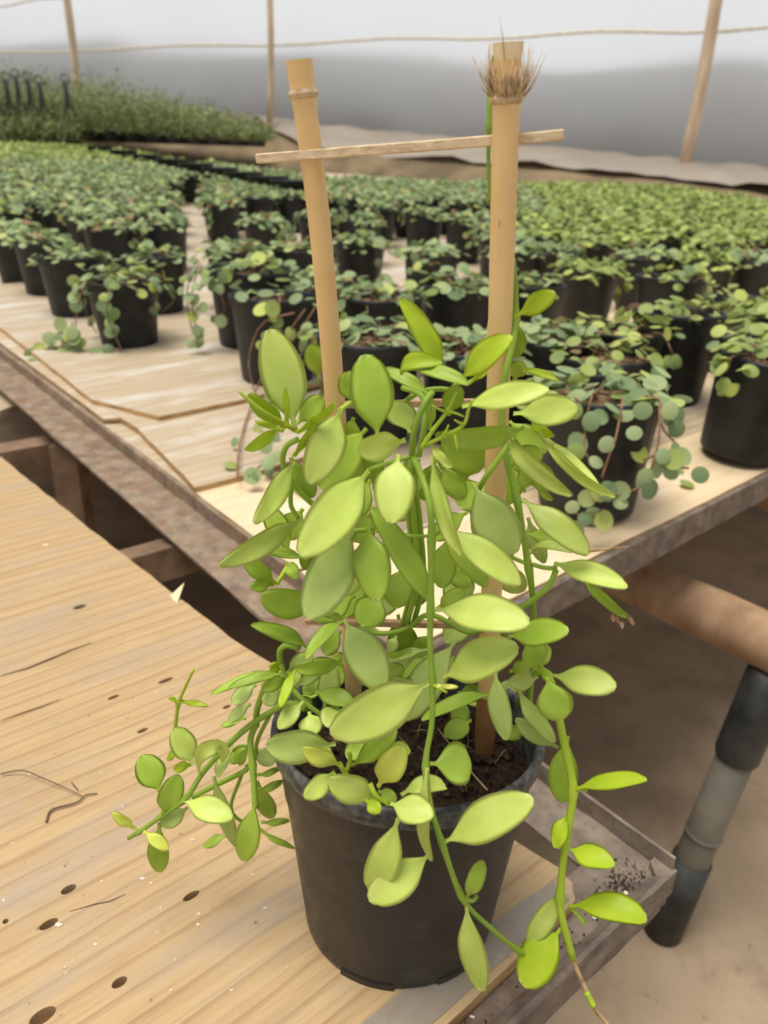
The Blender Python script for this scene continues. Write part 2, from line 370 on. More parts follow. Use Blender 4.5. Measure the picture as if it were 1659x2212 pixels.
# bank between the benches and the wall foot
lo = [(-500, 330, 8.9), (0, 335, 8.9), (300, 345, 8.5), (600, 385, 7.9), (800, 405, 7.4), (1050, 425, 6.6), (1300, 440, 5.8), (1500, 460, 5.1), (1700, 500, 4.4), (2200, 600, 4.2)]
lop = spline([at(*p) for p in lo], 60)
vs = []; fs = []; NJ = 9
for i in range(60):
    for j in range(NJ):
        f = j/(NJ-1); p = lop[i].lerp(bp[i], f); p.z += .10*math.sin(math.pi*f)*(.4) + .03*noise.noise(Vector((p.x*3, p.y*3, 0)))
        if j == 0: p.z -= .5
        vs.append(p)
for i in range(59):
    for j in range(NJ-1): fs.append((i*NJ+j, (i+1)*NJ+j, (i+1)*NJ+j+1, i*NJ+j+1))
tag(link('earth_bank', mesh('earth_bank', vs, fs), M_BANK), 'brown earth bank rising to the foot of the film wall', None, None, 'structure')
# plastic skirt lying on the bank at the wall foot
vs = []; fs = []; i0 = 26
for i in range(i0, 60):
    for j in range(8):
        f = .40+.6*j/7; p = lop[i].lerp(bp[i], f); p.z += .10*math.sin(math.pi*f)*.4+.03+.06*noise.noise(Vector((i*.5+j*.6, j*2.1-i*.25, 5)))
        vs.append(p)
m_ = 60-i0
for i in range(m_-1):
    for j in range(7): fs.append((i*8+j, (i+1)*8+j, (i+1)*8+j+1, i*8+j+1))
tag(link('film_skirt', mesh('film_skirt', vs, fs), M_SKIRT), 'crumpled grey plastic skirt spread at the foot of the film wall', 'plastic sheet')
# the rest of the film house round the benches
M_SHELL, t_, p_, o_ = nt('roof_film')
tp = N(t_, 'ShaderNodeBsdfTransparent'); tp.inputs[0].default_value = (.43, .426, .42, 1)
p_.inputs['Base Color'].default_value = (.9, .9, .9, 1); p_.inputs['Roughness'].default_value = .5
ms_ = N(t_, 'ShaderNodeMixShader'); ms_.inputs[0].default_value = .06
t_.links.new(tp.outputs[0], ms_.inputs[1]); t_.links.new(p_.outputs[0], ms_.inputs[2]); t_.links.new(ms_.outputs[0], o_.inputs[0])
def shell(name, pts, label):
    mb = MB(); mb.add([Vector(p) for p in pts], [(0, 1, 2, 3)]); tag(mb.build(name, M_SHELL, None, False), label, None, None, 'structure')
e0, e1 = WR-WDN*4.2, WL+WDN*4.2
f0, f1 = e0-WNRM*13, e1-WNRM*13
zt = 3.9; z0 = -.8
shell('ceiling', [(e0.x, e0.y, zt), (e1.x, e1.y, zt), (f1.x, f1.y, zt), (f0.x, f0.y, zt)], 'milky greenhouse film roof over the benches')
shell('wall_right', [(e0.x, e0.y, z0), (e0.x, e0.y, zt), (f0.x, f0.y, zt), (f0.x, f0.y, z0)], 'milky greenhouse film end wall')
shell('wall_left', [(e1.x, e1.y, z0), (f1.x, f1.y, z0), (f1.x, f1.y, zt), (e1.x, e1.y, zt)], 'milky greenhouse film end wall opposite')
shell('wall_front', [(f0.x, f0.y, z0), (f0.x, f0.y, zt), (f1.x, f1.y, zt), (f1.x, f1.y, z0)], 'milky greenhouse film wall facing the back wall')
# posts, cords on the wall
def post(name, top, bot, wpx, label, grp='timber posts along the film wall'):
    b = wall_pt(*bot)-WNRM*.22; t = wall_pt(*top)-WNRM*.22
    d = (t-b); t2 = b+d*1.9; r = wpx/2/F*axd(b)
    mb = MB(); pts = [b-d*.05] + [b+(t2-b)*f + Vector((.012*math.sin(7*f), 0, 0)) for f in (.12, .25, .4, .55, .7, 1)]
    mb.tube(pts, [r*1.05, r, r*.97, r*.98, r*.94, r*.92, r*.9], 10)
    o = mb.build(name, M_POST); tag(o, label, 'post', grp); return o
post('timber_post', (180, 0), (201, 214), 16, 'slim pale timber post standing behind the hanging basket wires')
post('timber_post', (617, 0), (613, 267), 13, 'slim pale timber post behind the left bamboo stake of the trellis')
post('timber_post', (1566, 0), (1494, 360), 26, 'thick pale leaning timber post with a prop board beside its foot')
mb = MB()
p1, p2 = wall_pt(1425, 405)-WNRM*.25, wall_pt(1468, 357)-WNRM*.12
mb.tube([p1, p2], .035, 4); tag(mb.build('prop_board', M_WOODD, None, False), 'short slanting board propped at the foot of the thick leaning post', 'board')
mb = MB()
p1, p2 = wall_pt(572, 304)-WNRM*.3, wall_pt(592, 262)-WNRM*.2
mb.tube([p1, p2], .07, 4); tag(mb.build('prop_board', M_WOODD, None, False), 'small dark wedge of board leaning on the bank behind the left stake', 'board')
for k_, (a_, b_) in enumerate((((-60, 115), (1750, 56)), ((-60, 20), (560, -60)))):
    mb = MB(); P = [wall_pt(a_[0]+(b_[0]-a_[0])*i/20, a_[1]+(b_[1]-a_[1])*i/20)-WNRM*(.07) + Vector((0,0,-.03*math.sin(math.pi*i/20*4)**2)) for i in range(21)]
    mb.tube(P, .012, 5); tag(mb.build('trim_%d' % (k_+1), M_CORD), 'thin pale support cord strung along the film wall', None, None, 'structure')

# ------------------------------------------------------------------ near potting bench
NB = empty('potting_bench', bk(0, 0, 0), TH, 'near work bench with a warm plywood top and steel angle frame', 'bench')
# local frame: x along the grain, y along the rails
edge = [(.329, .181), (.337, .190), (.3395, .203), (.334, .238)]
e2 = [(.330, .30), (.322, .42), (.312, .521), (.3035, .563), (.294, .73), (.283, .911), (.2755, 1.08), (.268, 1.252)]
poly = [(-2.2, .166), (.22, .1755)]
poly += [(.22+(.325-.22)*i/4, .1755+.0045*i/4+random.uniform(-.0006, .0006)) for i in range(1, 5)]
for (a, b) in zip([poly[-1]]+edge+e2, edge+e2):
    n_ = max(2, int(math.hypot(b[0]-a[0], b[1]-a[1])/.02))
    poly += [(a[0]+(b[0]-a[0])*i/n_+random.uniform(-.0012, .0012), a[1]+(b[1]-a[1])*i/n_) for i in range(1, n_+1)]
poly += [(.255, 1.262), (-2.2, 1.22)]
mb = MB(); mb.prism(poly, -.0105, 0)
bo = mb.build('plywood_top', M_BOARD, NB, False)
bo.data.materials.append(M_PLYEDGE)
for p in bo.data.polygons:
    if abs(p.normal.z) < .5: p.material_index = 1
# worm / nail holes and cracks cut through the sheet
def loc2(x, y): p = on(x, y); return (p.dot(BU), p.dot(BW))
cut = MB()
for (x, y, r, st) in ((148, 1921, .0031, 1.6), (105, 1996, .0030, 1.9), (258, 2122, .0030, 1.5), (92, 2195, .0042, 1.7), (413, 1935, .0026, 2.2), (308, 1578, .0022, 2.2), (172, 1311, .004, 1.7), (358, 1470, .0025, 3), (12, 1990, .0018, 1), (245, 1506, .0022, 2.4), (490, 1527, .002, 2)):
    cx, cy = loc2(x, y)
    pts = [(cx+math.cos(a)*r*st, cy+math.sin(a)*r) for a in [2*math.pi*i/14 for i in range(14)]]
    cut.prism(pts, -.02, .02)
def crack(pts, w):
    P = [loc2(*p) for p in pts]; L = [(x, y+w*(.15+.85*math.sin(math.pi*(i+.5)/len(P)))) for i, (x, y) in enumerate(P)]
    cut.prism(list(reversed(P)) if P[0][0] < P[-1][0] else P, -.02, .02) if False else cut.prism([p for p in P if True]+[q for q in reversed(L)] if P[0][0] < P[-1][0] else list(reversed(P))+L, -.02, .02)
crack([(2, 1461), (60, 1446), (110, 1426), (150, 1408), (198, 1389)], .0035)
crack([(2, 1558), (40, 1545), (90, 1528), (130, 1512)], .0022)
crack([(150, 1860+110), (205, 1975-20), (240, 1948), (272, 1932)], .0012)
cme = mesh('cutter', cut.v, cut.f, False)
co = link('cutter', cme, None, NB)
bm = bmesh.new(); bm.from_mesh(cme); bmesh.ops.recalc_face_normals(bm, faces=bm.faces); bm.to_mesh(cme); bm.free()
md = bo.modifiers.new('b', 'BOOLEAN'); md.operation = 'DIFFERENCE'; md.object = co; md.solver = 'EXACT'
dg = bpy.context.evaluated_depsgraph_get()
nm = bpy.data.meshes.new_from_object(bo.evaluated_get(dg)); bo.modifiers.clear(); bo.data = nm
bpy.data.objects.remove(co, do_unlink=True)
# the next sheet further along
mb = MB(); mb.prism([(-2.2, 1.47), (.33, 1.485), (.395, 1.53), (.402, 1.62), (.40, 4.6), (-2.2, 4.6)], -.004, .008)
mb.build('plywood_top', M_BOARD2, NB, False)
mb = MB(); mb.prism([(.02, .1775), (.325, .1825), (.327, .198), (.25, .2045), (.02, .206)], .0003, .0010)
M_CLEAR, t_, p_, o_ = nt('cloudy_plastic'); p_.inputs['Base Color'].default_value = S(176, 168, 156); p_.inputs['Roughness'].default_value = .3
ms_ = N(t_, 'ShaderNodeMixShader'); tp = N(t_, 'ShaderNodeBsdfTransparent'); ms_.inputs[0].default_value = .5
n_ = noi(t_, tc(t_), 60, 4, .6); t_.links.new(ramp(t_, n_, [(.35, (.3,.3,.3,1)), (.7, (.7,.7,.7,1))]), ms_.inputs[0])
t_.links.new(tp.outputs[0], ms_.inputs[1]); t_.links.new(p_.outputs[0], ms_.inputs[2]); t_.links.new(ms_.outputs[0], o_.inputs[0])
mb.build('plastic_strip', M_CLEAR, NB, False)
# splinter at the gap edge
mb = MB(); p0 = loc2(367, 1287); p1 = loc2(400, 1279); p2 = loc2(392, 1311)
mb.add([Vector((p0[0], p0[1], 0)), Vector((p1[0], p1[1], .012)), Vector((p2[0]-.006, p2[1]+.004, -.004)), Vector((p0[0], p0[1]+.002, -.003))], [(0, 1, 2), (0, 3, 1), (1, 3, 2), (0, 2, 3)])
mb.build('splinter', M_CUT, NB, False)
def strip(name, secs, mat, parent, wob=.0012, seed=0):     # secs: list of cross-section polygons along a rail
    mb = MB(); n = len(secs[0]); vs = []; fs = []
    for i, s_ in enumerate(secs):
        for j, p in enumerate(s_): vs.append(Vector(p) + Vector((wob*noise.noise(Vector((i*.9, j*3.1, seed))), wob*noise.noise(Vector((i*.9, j*3.1, seed+7))), wob*noise.noise(Vector((i*.9, j*3.1, seed+13))))))
    for i in range(len(secs)-1):
        for j in range(n): k = (j+1) % n; fs.append((i*n+j, (i+1)*n+j, (i+1)*n+k, i*n+k))
    fs += [tuple(range(n)), tuple(range(len(secs)*n-1, (len(secs)-1)*n-1, -1))]
    mb.add(vs, fs); return mb.build(name, mat, parent, False)
# far rail (angle iron): flange + upstanding lip, runs on as the edge of the long bench
def L_y(y, b0, b1, zf, zl, t=.003): return [(b0, y, zf), (b1-t, y, zf), (b1-t, y, zl), (b1, y, zl), (b1, y, zf-.03), (b1-t, y, zf-.03), (b1-t, y, zf-t), (b0, y, zf-t)]
ys = [.156+.02*i for i in range(18)]
strip('far_rail', [L_y(y, .364, .409, -.014, .002) for y in ys], M_STEEL, NB, .0012, 1)
# end rail with a rolled outer lip
xs = [-.9+.05*i for i in range(24)]+[.31+.0165*i for i in range(6)]
strip('end_rail', [[(x, .20, -.0125), (x, .165, -.0125), (x, .1585, -.006), (x, .1555, -.003), (x, .1525, -.004), (x, .1525, -.034), (x, .1560, -.034), (x, .157, -.016), (x, .20, -.0155)] for x in xs], M_STEEL, NB, .0016, 4)
mb = MB(); mb.prism([(.392, .1535), (.4085, .1535), (.409, .170), (.401, .170), (.394, .162)], -.03, -.008); mb.build('corner_plate', M_STEEL, NB, False)
for (x, y) in ((-.1, .22), (-.7, .22), (.30, .40)):
    mb = MB(); mb.box((x, y, -.39), (.035, .035, .71)); mb.build('leg', M_TIMB, NB, False)
mb = MB(); mb.box((-.6, .62, -.045), (1.3, .05, .055)); mb.build('cross_bar', M_TIMB, NB, False)
mb = MB(); mb.box((-.1, 1.35, -.045), (.95, .05, .055)); mb.build('cross_bar', M_TIMB, NB, False)
# grit caught on the end rail
mb = MB()
for i in range(420):
    x = random.gauss(.372, .016) if i < 260 else random.uniform(.1, .39); y = random.gauss(.172, .006) if i < 260 else random.uniform(.157, .178)
    if not (.158 < y < .19 and x < .40): continue
    r = random.uniform(.0005, .0017); cc = Vector((x, y, -.0118))
    mb.add([cc+Vector((random.uniform(-1, 1)*r, random.uniform(-1, 1)*r, random.uniform(0, .9)*r)) for _ in range(4)], [(0, 1, 2), (0, 2, 3), (0, 3, 1), (1, 3, 2)])
tag(mb.build('grit', M_CLOD, NB, False), None, None, None, 'stuff')

# ------------------------------------------------------------------ long plant bench
LB = empty('plant_bench', bk(.42, .455, 0), 0, 'long weathered plywood bench carrying the rows of black pots', 'bench')
LB.location = (0, 0, 0)
def lbz(b, k): return bz(bk(b, k))
def panel(name, pts, top, th, mat, jag=.0):
    mb = MB(); P = []
    for a, b in zip(pts, pts[1:]+pts[:1]):
        n_ = max(1, int(math.hypot(b[0]-a[0], b[1]-a[1])/.05)) if jag else 1
        P += [(a[0]+(b[0]-a[0])*i/n_+random.uniform(-jag, jag), a[1]+(b[1]-a[1])*i/n_+random.uniform(-jag, jag)) for i in range(n_)]
    mb.prism(P, lambda p: lbz(*p)+top-th, lambda p: lbz(*p)+top)
    o = mb.build(name, mat, LB, False); o.rotation_euler = (0, 0, TH)
    o.data.materials.append(M_PLYEDGE)
    for p in o.data.polygons:
        if abs(p.normal.z) < .5: p.material_index = 1
    return o
panel('plywood_panel', [(.424, .458), (1.4, .452), (1.4, .60), (.424, .64)], 0, .010, M_BOARD3, .0012)
panel('plywood_panel', [(.424, .91), (.9, .91), (.9, 2.39), (.424, 2.39)], -.0012, .008, M_BOARD2)
panel('plywood_panel', [(.53, .638), (1.40, .598), (1.40, 1.6), (.53, 1.6)], .001, .010, M_BOARD2)
panel('plywood_panel', [(.424, .645), (.70, .636), (.70, .905), (.424, .900)], .001, .010, M_BOARD3, .001)
panel('plywood_panel', [(.424, .893), (.53, .889), (.72, .90), (.72, 1.30), (.448, 1.30), (.452, 1.146)], .009, .009, M_BOARD2, .001)
panel('plywood_panel', [(.438, 1.30), (.495, 1.156), (.64, 1.152), (.9, 1.16), (.9, 2.4), (.455, 2.4), (.455, 1.9)], .017, .009, M_BOARD2, .0012)
panel('plywood_panel', [(.426, 1.22), (.47, 1.20), (.455, 2.4), (.426, 2.4)], .008, .006, M_BOARD2, .0008)
for i in range(1, 6):
    for j in range(4):
        b0 = (.9 if i == 1 else .45)+0.0 if j == 0 else .45+j*1.25
        k0 = (1.6 if (i == 1 and j > 0) else 2.4 if i == 1 else 1.6+1.2*(i-1))
        if i == 1 and j == 0: continue
        if i == 2 and j == 0: k0 = 2.4
        if j == 3 and i > 4: continue
        panel('plywood_panel', [(b0, k0), (.45+(j+1)*1.25-.006, k0), (.45+(j+1)*1.25-.006, 1.6+1.2*i-.006), (b0, 1.6+1.2*i-.006)], .002, .010, M_BOARD2)
panel('plywood_panel', [(1.40, .452), (2.6, .452), (2.6, 1.594), (1.40, 1.594)], .0005, .010, M_BOARD3)
panel('plywood_panel', [(2.606, .452), (5.2, .452), (5.2, 1.594), (2.606, 1.594)], .0005, .010, M_BOARD3)
panel('plywood_panel', [(.9, 1.594), (1.70, 1.594), (1.70, 2.794), (.9, 2.794)], .001, .010, M_BOARD2)
ys = [.456+.06*i for i in range(48)]
def L2(y):
    z = lbz(.4, y); return [(.352, y, z-.016), (.414, y, z-.016), (.414, y, z+.004), (.421, y, z+.004), (.421, y, z-.045), (.414, y, z-.045), (.414, y, z-.020), (.352, y, z-.020)]
o = strip('side_rail', [L2(y) for y in ys], M_RUST, LB, .0018, 21); o.rotation_euler = (0, 0, TH)
def L3(x):
    z = lbz(x, .45); return [(x, .450, z-.002), (x, .447, z-.004), (x, .447, z-.045), (x, .453, z-.045), (x, .453, z-.0105), (x, .50, z-.0105)]
o = strip('front_rail', [L3(.352+.06*i) for i in range(80)], M_STEEL, LB, .0016, 31); o.rotation_euler = (0, 0, TH)
for (b, k) in ((.385, .50), (.385, 1.30), (.385, 2.6), (1.6, 1.2), (3.0, 1.2)):
    mb = MB(); p = bk(b, k); mb.box((p.x, p.y, (-.75+bz(p)-.05)/2), (.045, .045, .75+bz(p)-.05)); mb.build('leg', M_TIMB, LB, False)
mb = MB(); p = bk(.37, .86)
for (b0, b1, k_) in ((-.3, .40, .845), (.40, 1.6, .75), (.40, 3.2, 1.5)):
    mb = MB(); q0, q1 = bk(b0, k_), bk(b1, k_); zz = bz(bk(.4, k_))-.055
    mb.tube([q0+Vector((0,0,zz)), q1+Vector((0,0,zz))], .03, 4); mb.build('cross_bar', M_TIMB, LB, False)

# ------------------------------------------------------------------ log and pipe post on the right
PP = Vector((.5136, .9087, -.75))
t = empty('pipe_post', PP, 0, 'upright grey pipe post with a dark sleeve under the log', 'post')
LX = lambda z: (-.012+.062*z/.54, 0, z)
mb = MB(); mb.tube([LX(0), LX(.2), LX(.42)], .0275, 20); mb.build('lower_pipe', M_GREY, t)
mb = MB(); mb.tube([LX(0), LX(.10), LX(.17)], [.0325, .032, .0315], 20); mb.build('foot_sleeve', M_SLEEVE, t)
mb = MB(); mb.tube([LX(.385), LX(.392), LX(.475), LX(.545)], [.031, .033, .033, .033], 20); mb.build('sleeve', M_SLEEVE, t)
mb = MB(); mb.tube([LX(.225), LX(.231)], .0295, 20); mb.build('joint_ring', M_GREY, t)
mb = MB(); c0 = PP + Vector((.052, .004, .54+.040))
pts = [c0 - BW*(-.62) + Vector((0, 0, .0)), c0+BW*.3, c0, c0-BW*.25, c0-BW*.7]
mb.tube([c0+BW*f+Vector((0, 0, .004*math.sin(9*f))) for f in (.62, .5, .38, .25, .1, 0, -.15, -.3, -.5, -.8)], [.038, .039, .040, .039, .041, .041, .041, .041, .040, .04], 18)
tag(mb.build('log_beam', M_LOG), 'thick weathered log resting on the pipe post below the long bench', 'log')
c1 = c0 + BU*.55 + Vector((0, 0, .02))
mb = MB(); mb.tube([c1+BW*f for f in (.5, .3, .1, -.1, -.4)], .045, 14)
tag(mb.build('log_beam', M_LOG), 'second log beam lying further under the long bench', 'log')
q = c1.copy(); mb = MB(); mb.tube([Vector((q.x, q.y, -.75)), Vector((q.x, q.y, q.z-.045))], .04, 14)
tag(mb.build('pipe_post', M_GREY), 'plain grey post carrying the second log beam', 'post')

# ------------------------------------------------------------------ the many potted vines
PR, PH = .076, .147
mb = MB(); mb.lathe([(.0, .002), (.054, .002), (.0555, 0), (.0575, .004), (.071, .128), (.0735, .130), (.0735, .136), (.0755, .138), (.077, .143), (.076, .147), (.0735, .147), (.072, .143), (.0685, .120)], 26)
ME_POTB = mesh('pot', mb.v, mb.f); ME_POTB.materials.append(M_POTB)
mb = MB(); mb.add([Vector((.071*math.cos(a), .071*math.sin(a), .131)) for a in [2*math.pi*i/16 for i in range(16)]]+[Vector((0, 0, .137))], [(i, (i+1) % 16, 16) for i in range(16)])
ME_SOILB = mesh('soil', mb.v, mb.f); ME_SOILB.materials.append(M_SOILB)
def disc(sx, sy, dome, n=9):
    vs = [Vector((sx*math.cos(a), sy*math.sin(a)+sy, 0)) for a in [2*math.pi*i/n-math.pi/2 for i in range(n)]] + [Vector((0, sy, dome))]
    return vs, [(i, (i+1) % n, n) for i in range(n)]
ME_VL = []
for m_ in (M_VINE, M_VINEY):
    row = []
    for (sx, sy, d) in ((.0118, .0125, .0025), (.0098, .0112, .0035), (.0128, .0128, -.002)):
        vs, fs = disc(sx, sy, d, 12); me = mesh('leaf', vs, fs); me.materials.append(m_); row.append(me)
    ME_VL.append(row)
def frame(pos, nrm, rot):
    z = nrm.normalized(); x = z.orthogonal().normalized(); y = z.cross(x)
    c, s_ = math.cos(rot), math.sin(rot); X = x*c+y*s_; Y = z.cross(X)
    M = Matrix((X, Y, z)).transposed().to_4x4(); M.translation = pos; return M
def gen(rng, n, spread=1.0, trails=3, down=0.0, dense=1.0):
    leaves = []; stems = []
    for i in range(n):
        r = math.sqrt(rng.random())*PR*1.12*spread; a = rng.uniform(0, 2*math.pi)
        z = PH + .010*(1-(r/(PR*1.2))**2) + rng.uniform(-.010, .014) - (.010 if r > PR else 0)
        nr = Vector((rng.gauss(0, .40)+.3*math.cos(a)*r/PR, rng.gauss(0, .40)+.3*math.sin(a)*r/PR, 1))
        leaves.append((Vector((r*math.cos(a), r*math.sin(a), z)), nr, rng.uniform(0, 6.28), rng.uniform(.75, 1.15)))
        if i % 5 == 0:
            p = Vector((r*math.cos(a), r*math.sin(a), z-.002)); q = Vector((p.x*.4+rng.gauss(0, .02), p.y*.4+rng.gauss(0, .02), PH-.012))
            stems.append(([p, p.lerp(q, .5)+Vector((0, 0, .008)), q], .0011))
    for j in range(trails):
        a = rng.uniform(0, 2*math.pi); L = rng.uniform(.03, .115)+down
        d = Vector((math.cos(a), math.sin(a), 0)); pts = [d*PR*.8+Vector((0, 0, PH+.004)), d*PR*1.06+Vector((0, 0, PH+.003))]
        for k in range(1, 5): pts.append(d*(PR*1.1+.012*math.sin(k)+rng.uniform(-.004, .008)) + Vector((rng.gauss(0, .006), rng.gauss(0, .006), max(PH-L*k/4, .006))))
        stems.append((spline(pts, 12), .0013))
        sp = spline(pts, 12)
        for k in range(3, 12):
            if rng.random() < .75:
                nr = d*1.0 + Vector((rng.gauss(0, .35), rng.gauss(0, .35), rng.uniform(.1, .7)))
                leaves.append((sp[k]+d*.004, nr, rng.uniform(0, 6.28), rng.uniform(.7, 1.1)))
    return leaves, stems
def stems_mesh(stems, seg=5):
    mb = MB()
    for P, r in stems: mb.tube(P, r, seg)
    return mesh('stems', mb.v, mb.f)
FOL = []
for v_ in range(7):                       # shared foliage for the further pots
    rng = random.Random(100+v_); lv, st = gen(rng, 92+10*(v_ % 3), 1.0+.05*(v_ % 3), 1+v_ % 2)
    mb = MB()
    for (p, nr, ro, s_) in lv:
        vs, fs = disc(.0125*s_, .013*s_, .002, 7); M = frame(p, nr, ro); mb.add([M @ v for v in vs], fs)
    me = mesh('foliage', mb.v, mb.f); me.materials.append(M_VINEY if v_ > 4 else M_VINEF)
    sm = stems_mesh(st, 4); sm.materials.append(M_VSTEM)
    FOL.append((me, sm))
placed = []
def vine(p, near, seed, label, group, tilt=None, n=44, spread=1.0, trails=3, down=0, col_=0, scale=1.0, fol=None, extra=None):
    rng = random.Random(seed)
    t = empty('potted_vine', p, 0, label, 'potted plant', group)
    t.rotation_euler = tilt if tilt else (rng.gauss(0, .02), rng.gauss(0, .02), 0); t.scale = (scale,)*3
    rz = rng.uniform(0, 6.28)
    po = link('pot', ME_POTB, None, t); so_ = link('soil', ME_SOILB, None, t)
    if near:
        lv, st = gen(rng, n, spread, trails, down)
        if extra: lv += extra[0]; st += extra[1]
        if st:
            for s1 in st:
                sm = stems_mesh([s1], 5); sm.materials.append(M_VSTEM); link('runner', sm, None, t)
        for (q, nr, ro, s_) in lv:
            o = link('leaf', ME_VL[col_ if rng.random() < .8 else 1-col_][rng.randrange(3)], None, t)
            o.matrix_local = frame(q, nr, ro) @ Matrix.Scale(s_, 4)
    else:
        me, sm = FOL[fol if fol is not None else rng.randrange(5)]
        o = link('foliage', me, None, t); o['kind'] = 'stuff'; o.rotation_euler = (0, 0, rz)
        o = link('stems', sm, None, t); o.rotation_euler = (0, 0, rz); o['kind'] = 'stuff'
    placed.append(p.copy()); return t
def rimpos(x, y):
    p = on(x, y, PH, SL); return Vector((p.x, p.y, bz(p)+.002))
# pots that can be told apart, nearest first
NEAR = [
 (268, 604, 46, 5, .02, 0, 'black pot of round leaves at the bench edge with runners trailing down its front'),
 (152, 556, 34, 3, .01, 0, 'black pot of round leaves tucked behind the trailing pot at the bench edge'),
 (334, 553, 36, 2, 0, 0, 'black pot of round leaves close behind the trailing pot at the bench edge'),
 (537, 607, 38, 2, .03, 0, 'black pot of low round leaves across the bare board gap from the trailing pot'),
 (595, 664, 14, 3, .02, 0, 'black pot with a pale worn rim and few leaves among dry runners'),
 (985, 628, 50, 2, .02, 0, 'leafiest broad black pot standing between the two bamboo stakes'),
 (828, 650, 34, 3, .02, 0, 'black pot with a forked brown runner between the bamboo stakes'),
 (1148, 615, 30, 2, 0, 0, 'black pot just right of the right bamboo stake above its spoon leaf'),
 (1466, 692, 22, 3, .01, 1, 'deep black pot with an exposed grey rim and sparse leaves'),
 (1322, 768, 24, 2, 0, 1, 'black pot with bare soil and yellowed leaves behind the pot dangling coin leaves'),
 (1298, 868, 52, 3, .0, 0, 'black pot at the bench corner dangling coin leaves on long runners'),
 (1345, 712, 34, 3, .02, 1, 'black pot of bright leaves between two sparse pots'),
 (1602, 648, 24, 2, .0, 1, 'black pot with dry litter and scattered leaves beside the grey rimmed pot'),
 (800, 748, 40, 2, .02, 0, 'low black pot hidden behind the trellis foliage between the stakes'),
 (1450, 612, 22, 2, 0, 1, 'black pot with a light rim and brown litter behind the grey rimmed pot'),
 (1648, 738, 30, 2, .02, 1, 'black pot behind the leaning pot at the bench edge'),
]
RUN = {4: [[(650, 692), (610, 750), (572, 815), (548, 880), (530, 950), (528, 1010)], [(668, 690), (640, 735), (600, 790), (590, 850), (600, 930)], [(630, 700), (570, 720), (545, 790), (560, 860)], [(600, 960), (570, 990), (548, 1010)]], 3: [[(445, 600), (424, 640), (428, 700), (446, 748)], [(440, 615), (432, 660), (440, 720)]]}
NSC = {3: 1.16, 4: 1.14, 5: 1.08, 8: 1.1, 10: 1.1, 6: 1.06, 13: 1.1, 14: 1.08}
for i, (x, y, n_, tr, dn, cl, lb) in enumerate(NEAR):
    p = rimpos(x, y); extra = None
    if i == 10:                           # long dangling runners with coin leaves
        lv, st = [], []
        for (pts) in ([(1345, 885), (1330, 960), (1312, 1005), (1300, 1040)], [(1285, 880), (1272, 930), (1268, 985), (1276, 1000)], [(1415, 900), (1412, 970), (1400, 1010), (1388, 1050)], [(1405, 1010), (1440, 1022), (1468, 1025)], [(1388, 1055), (1330, 1075), (1280, 1085)], [(1300, 1100), (1270, 1118), (1245, 1105)]):
            P = []
            for (a, b) in pts:
                q = at(a, b, p.y-.085-.02*(b > 940)); g = bz(q)+.008
                if q.z < g: q = on(a, b, .008, SL)
                P.append(q-p)
            sp = spline(P, 9); st.append((sp, .0013))
            for k in range(1, 9):
                nr = Vector((random.gauss(0, .35), -1, random.uniform(.1, 1.0))); lv.append((sp[k]+Vector((random.uniform(-.014, .014), -.003, random.uniform(-.006, .006))), nr, random.uniform(0, 6.28), random.uniform(.7, 1.0)))
        lv = [l for q_, l in enumerate(lv) if q_ % 8 not in (1, 4, 6)]
        extra = (lv, st)
    if i in RUN:
        lv, st = [], []
        for pts in RUN[i]:
            P = []
            for (a, b) in pts:
                q = at(a, b, p.y-.09); g = bz(q)+.010
                if q.z < g: q = on(a, b, .010, SL)
                P.append(q-p)
            sp = spline(P, 11); st.append((sp, .0014))
            for k in range(1, 11):
                if random.random() < (.45 if i == 4 else .8):
                    nr = Vector((random.gauss(0, .4), -.9, random.uniform(.2, 1.0))); lv.append((sp[k]+Vector((random.uniform(-.014, .014), -.003, random.uniform(-.006, .006))), nr, random.uniform(0, 6.28), random.uniform(.55, .95)))
        extra = (lv, st)
    if i == 0:
        lv, st = [], []
        for pts in ([(190, 610), (172, 660), (165, 720), (172, 760)], [(235, 640), (240, 700), (262, 755), (230, 772)], [(170, 745), (120, 742), (70, 752)], [(160, 690), (150, 730), (120, 745)]):
            P = []
            for (a, b) in pts:
                q = at(a, b, p.y-.083); g = bz(q)+.010
                if q.z < g: q = on(a, b, .010, SL)
                P.append(q-p)
            sp = spline(P, 9); st.append((sp, .0015))
            for k in range(1, 9):
                nr = Vector((random.gauss(0, .4), -.9, random.uniform(.2, 1.0))); lv.append((sp[k]+Vector((random.uniform(-.016, .016), -.003, random.uniform(-.006, .006))), nr, random.uniform(0, 6.28), random.uniform(.9, 1.25)))
        extra = (lv, st)
    vine(p, True, 500+i, lb, 'potted round leaved vines on the long bench', None, int(n_*1.4), 1.04, max(1, tr-1), dn, cl, NSC.get(i, 1.0), None, extra)
p = on(1592, 985, .0, SL); p.z = bz(p)+.006
vine(p, True, 600, 'black pot leaning aside at the bench front edge with bright coin leaves', 'potted round leaved vines on the long bench', (.02, .13, 0), 48, 1.05, 2, .0, 1, 1.04)
MID = [(92, 522), (34, 500), (356, 483), (233, 490), (50, 402), (310, 412), (225, 352), (318, 360), (398, 378), (508, 542), (645, 540), (480, 440), (590, 402), (776, 525), (778, 478), (815, 450), (915, 463), (1005, 475), (930, 548), (1270, 585), (1393, 555), (1520, 563), (1640, 563), (1012, 752), (1180, 728), (1672, 680), (135, 455), (10, 455), (575, 480), (690, 470), (1110, 545), (1190, 545), (705, 610), (150, 395), (430, 372)]
GL = 'black pot of grey green round leaves in the packed rows of the long bench'
GY = 'black pot of yellow green round leaves in the packed rows of the long bench'
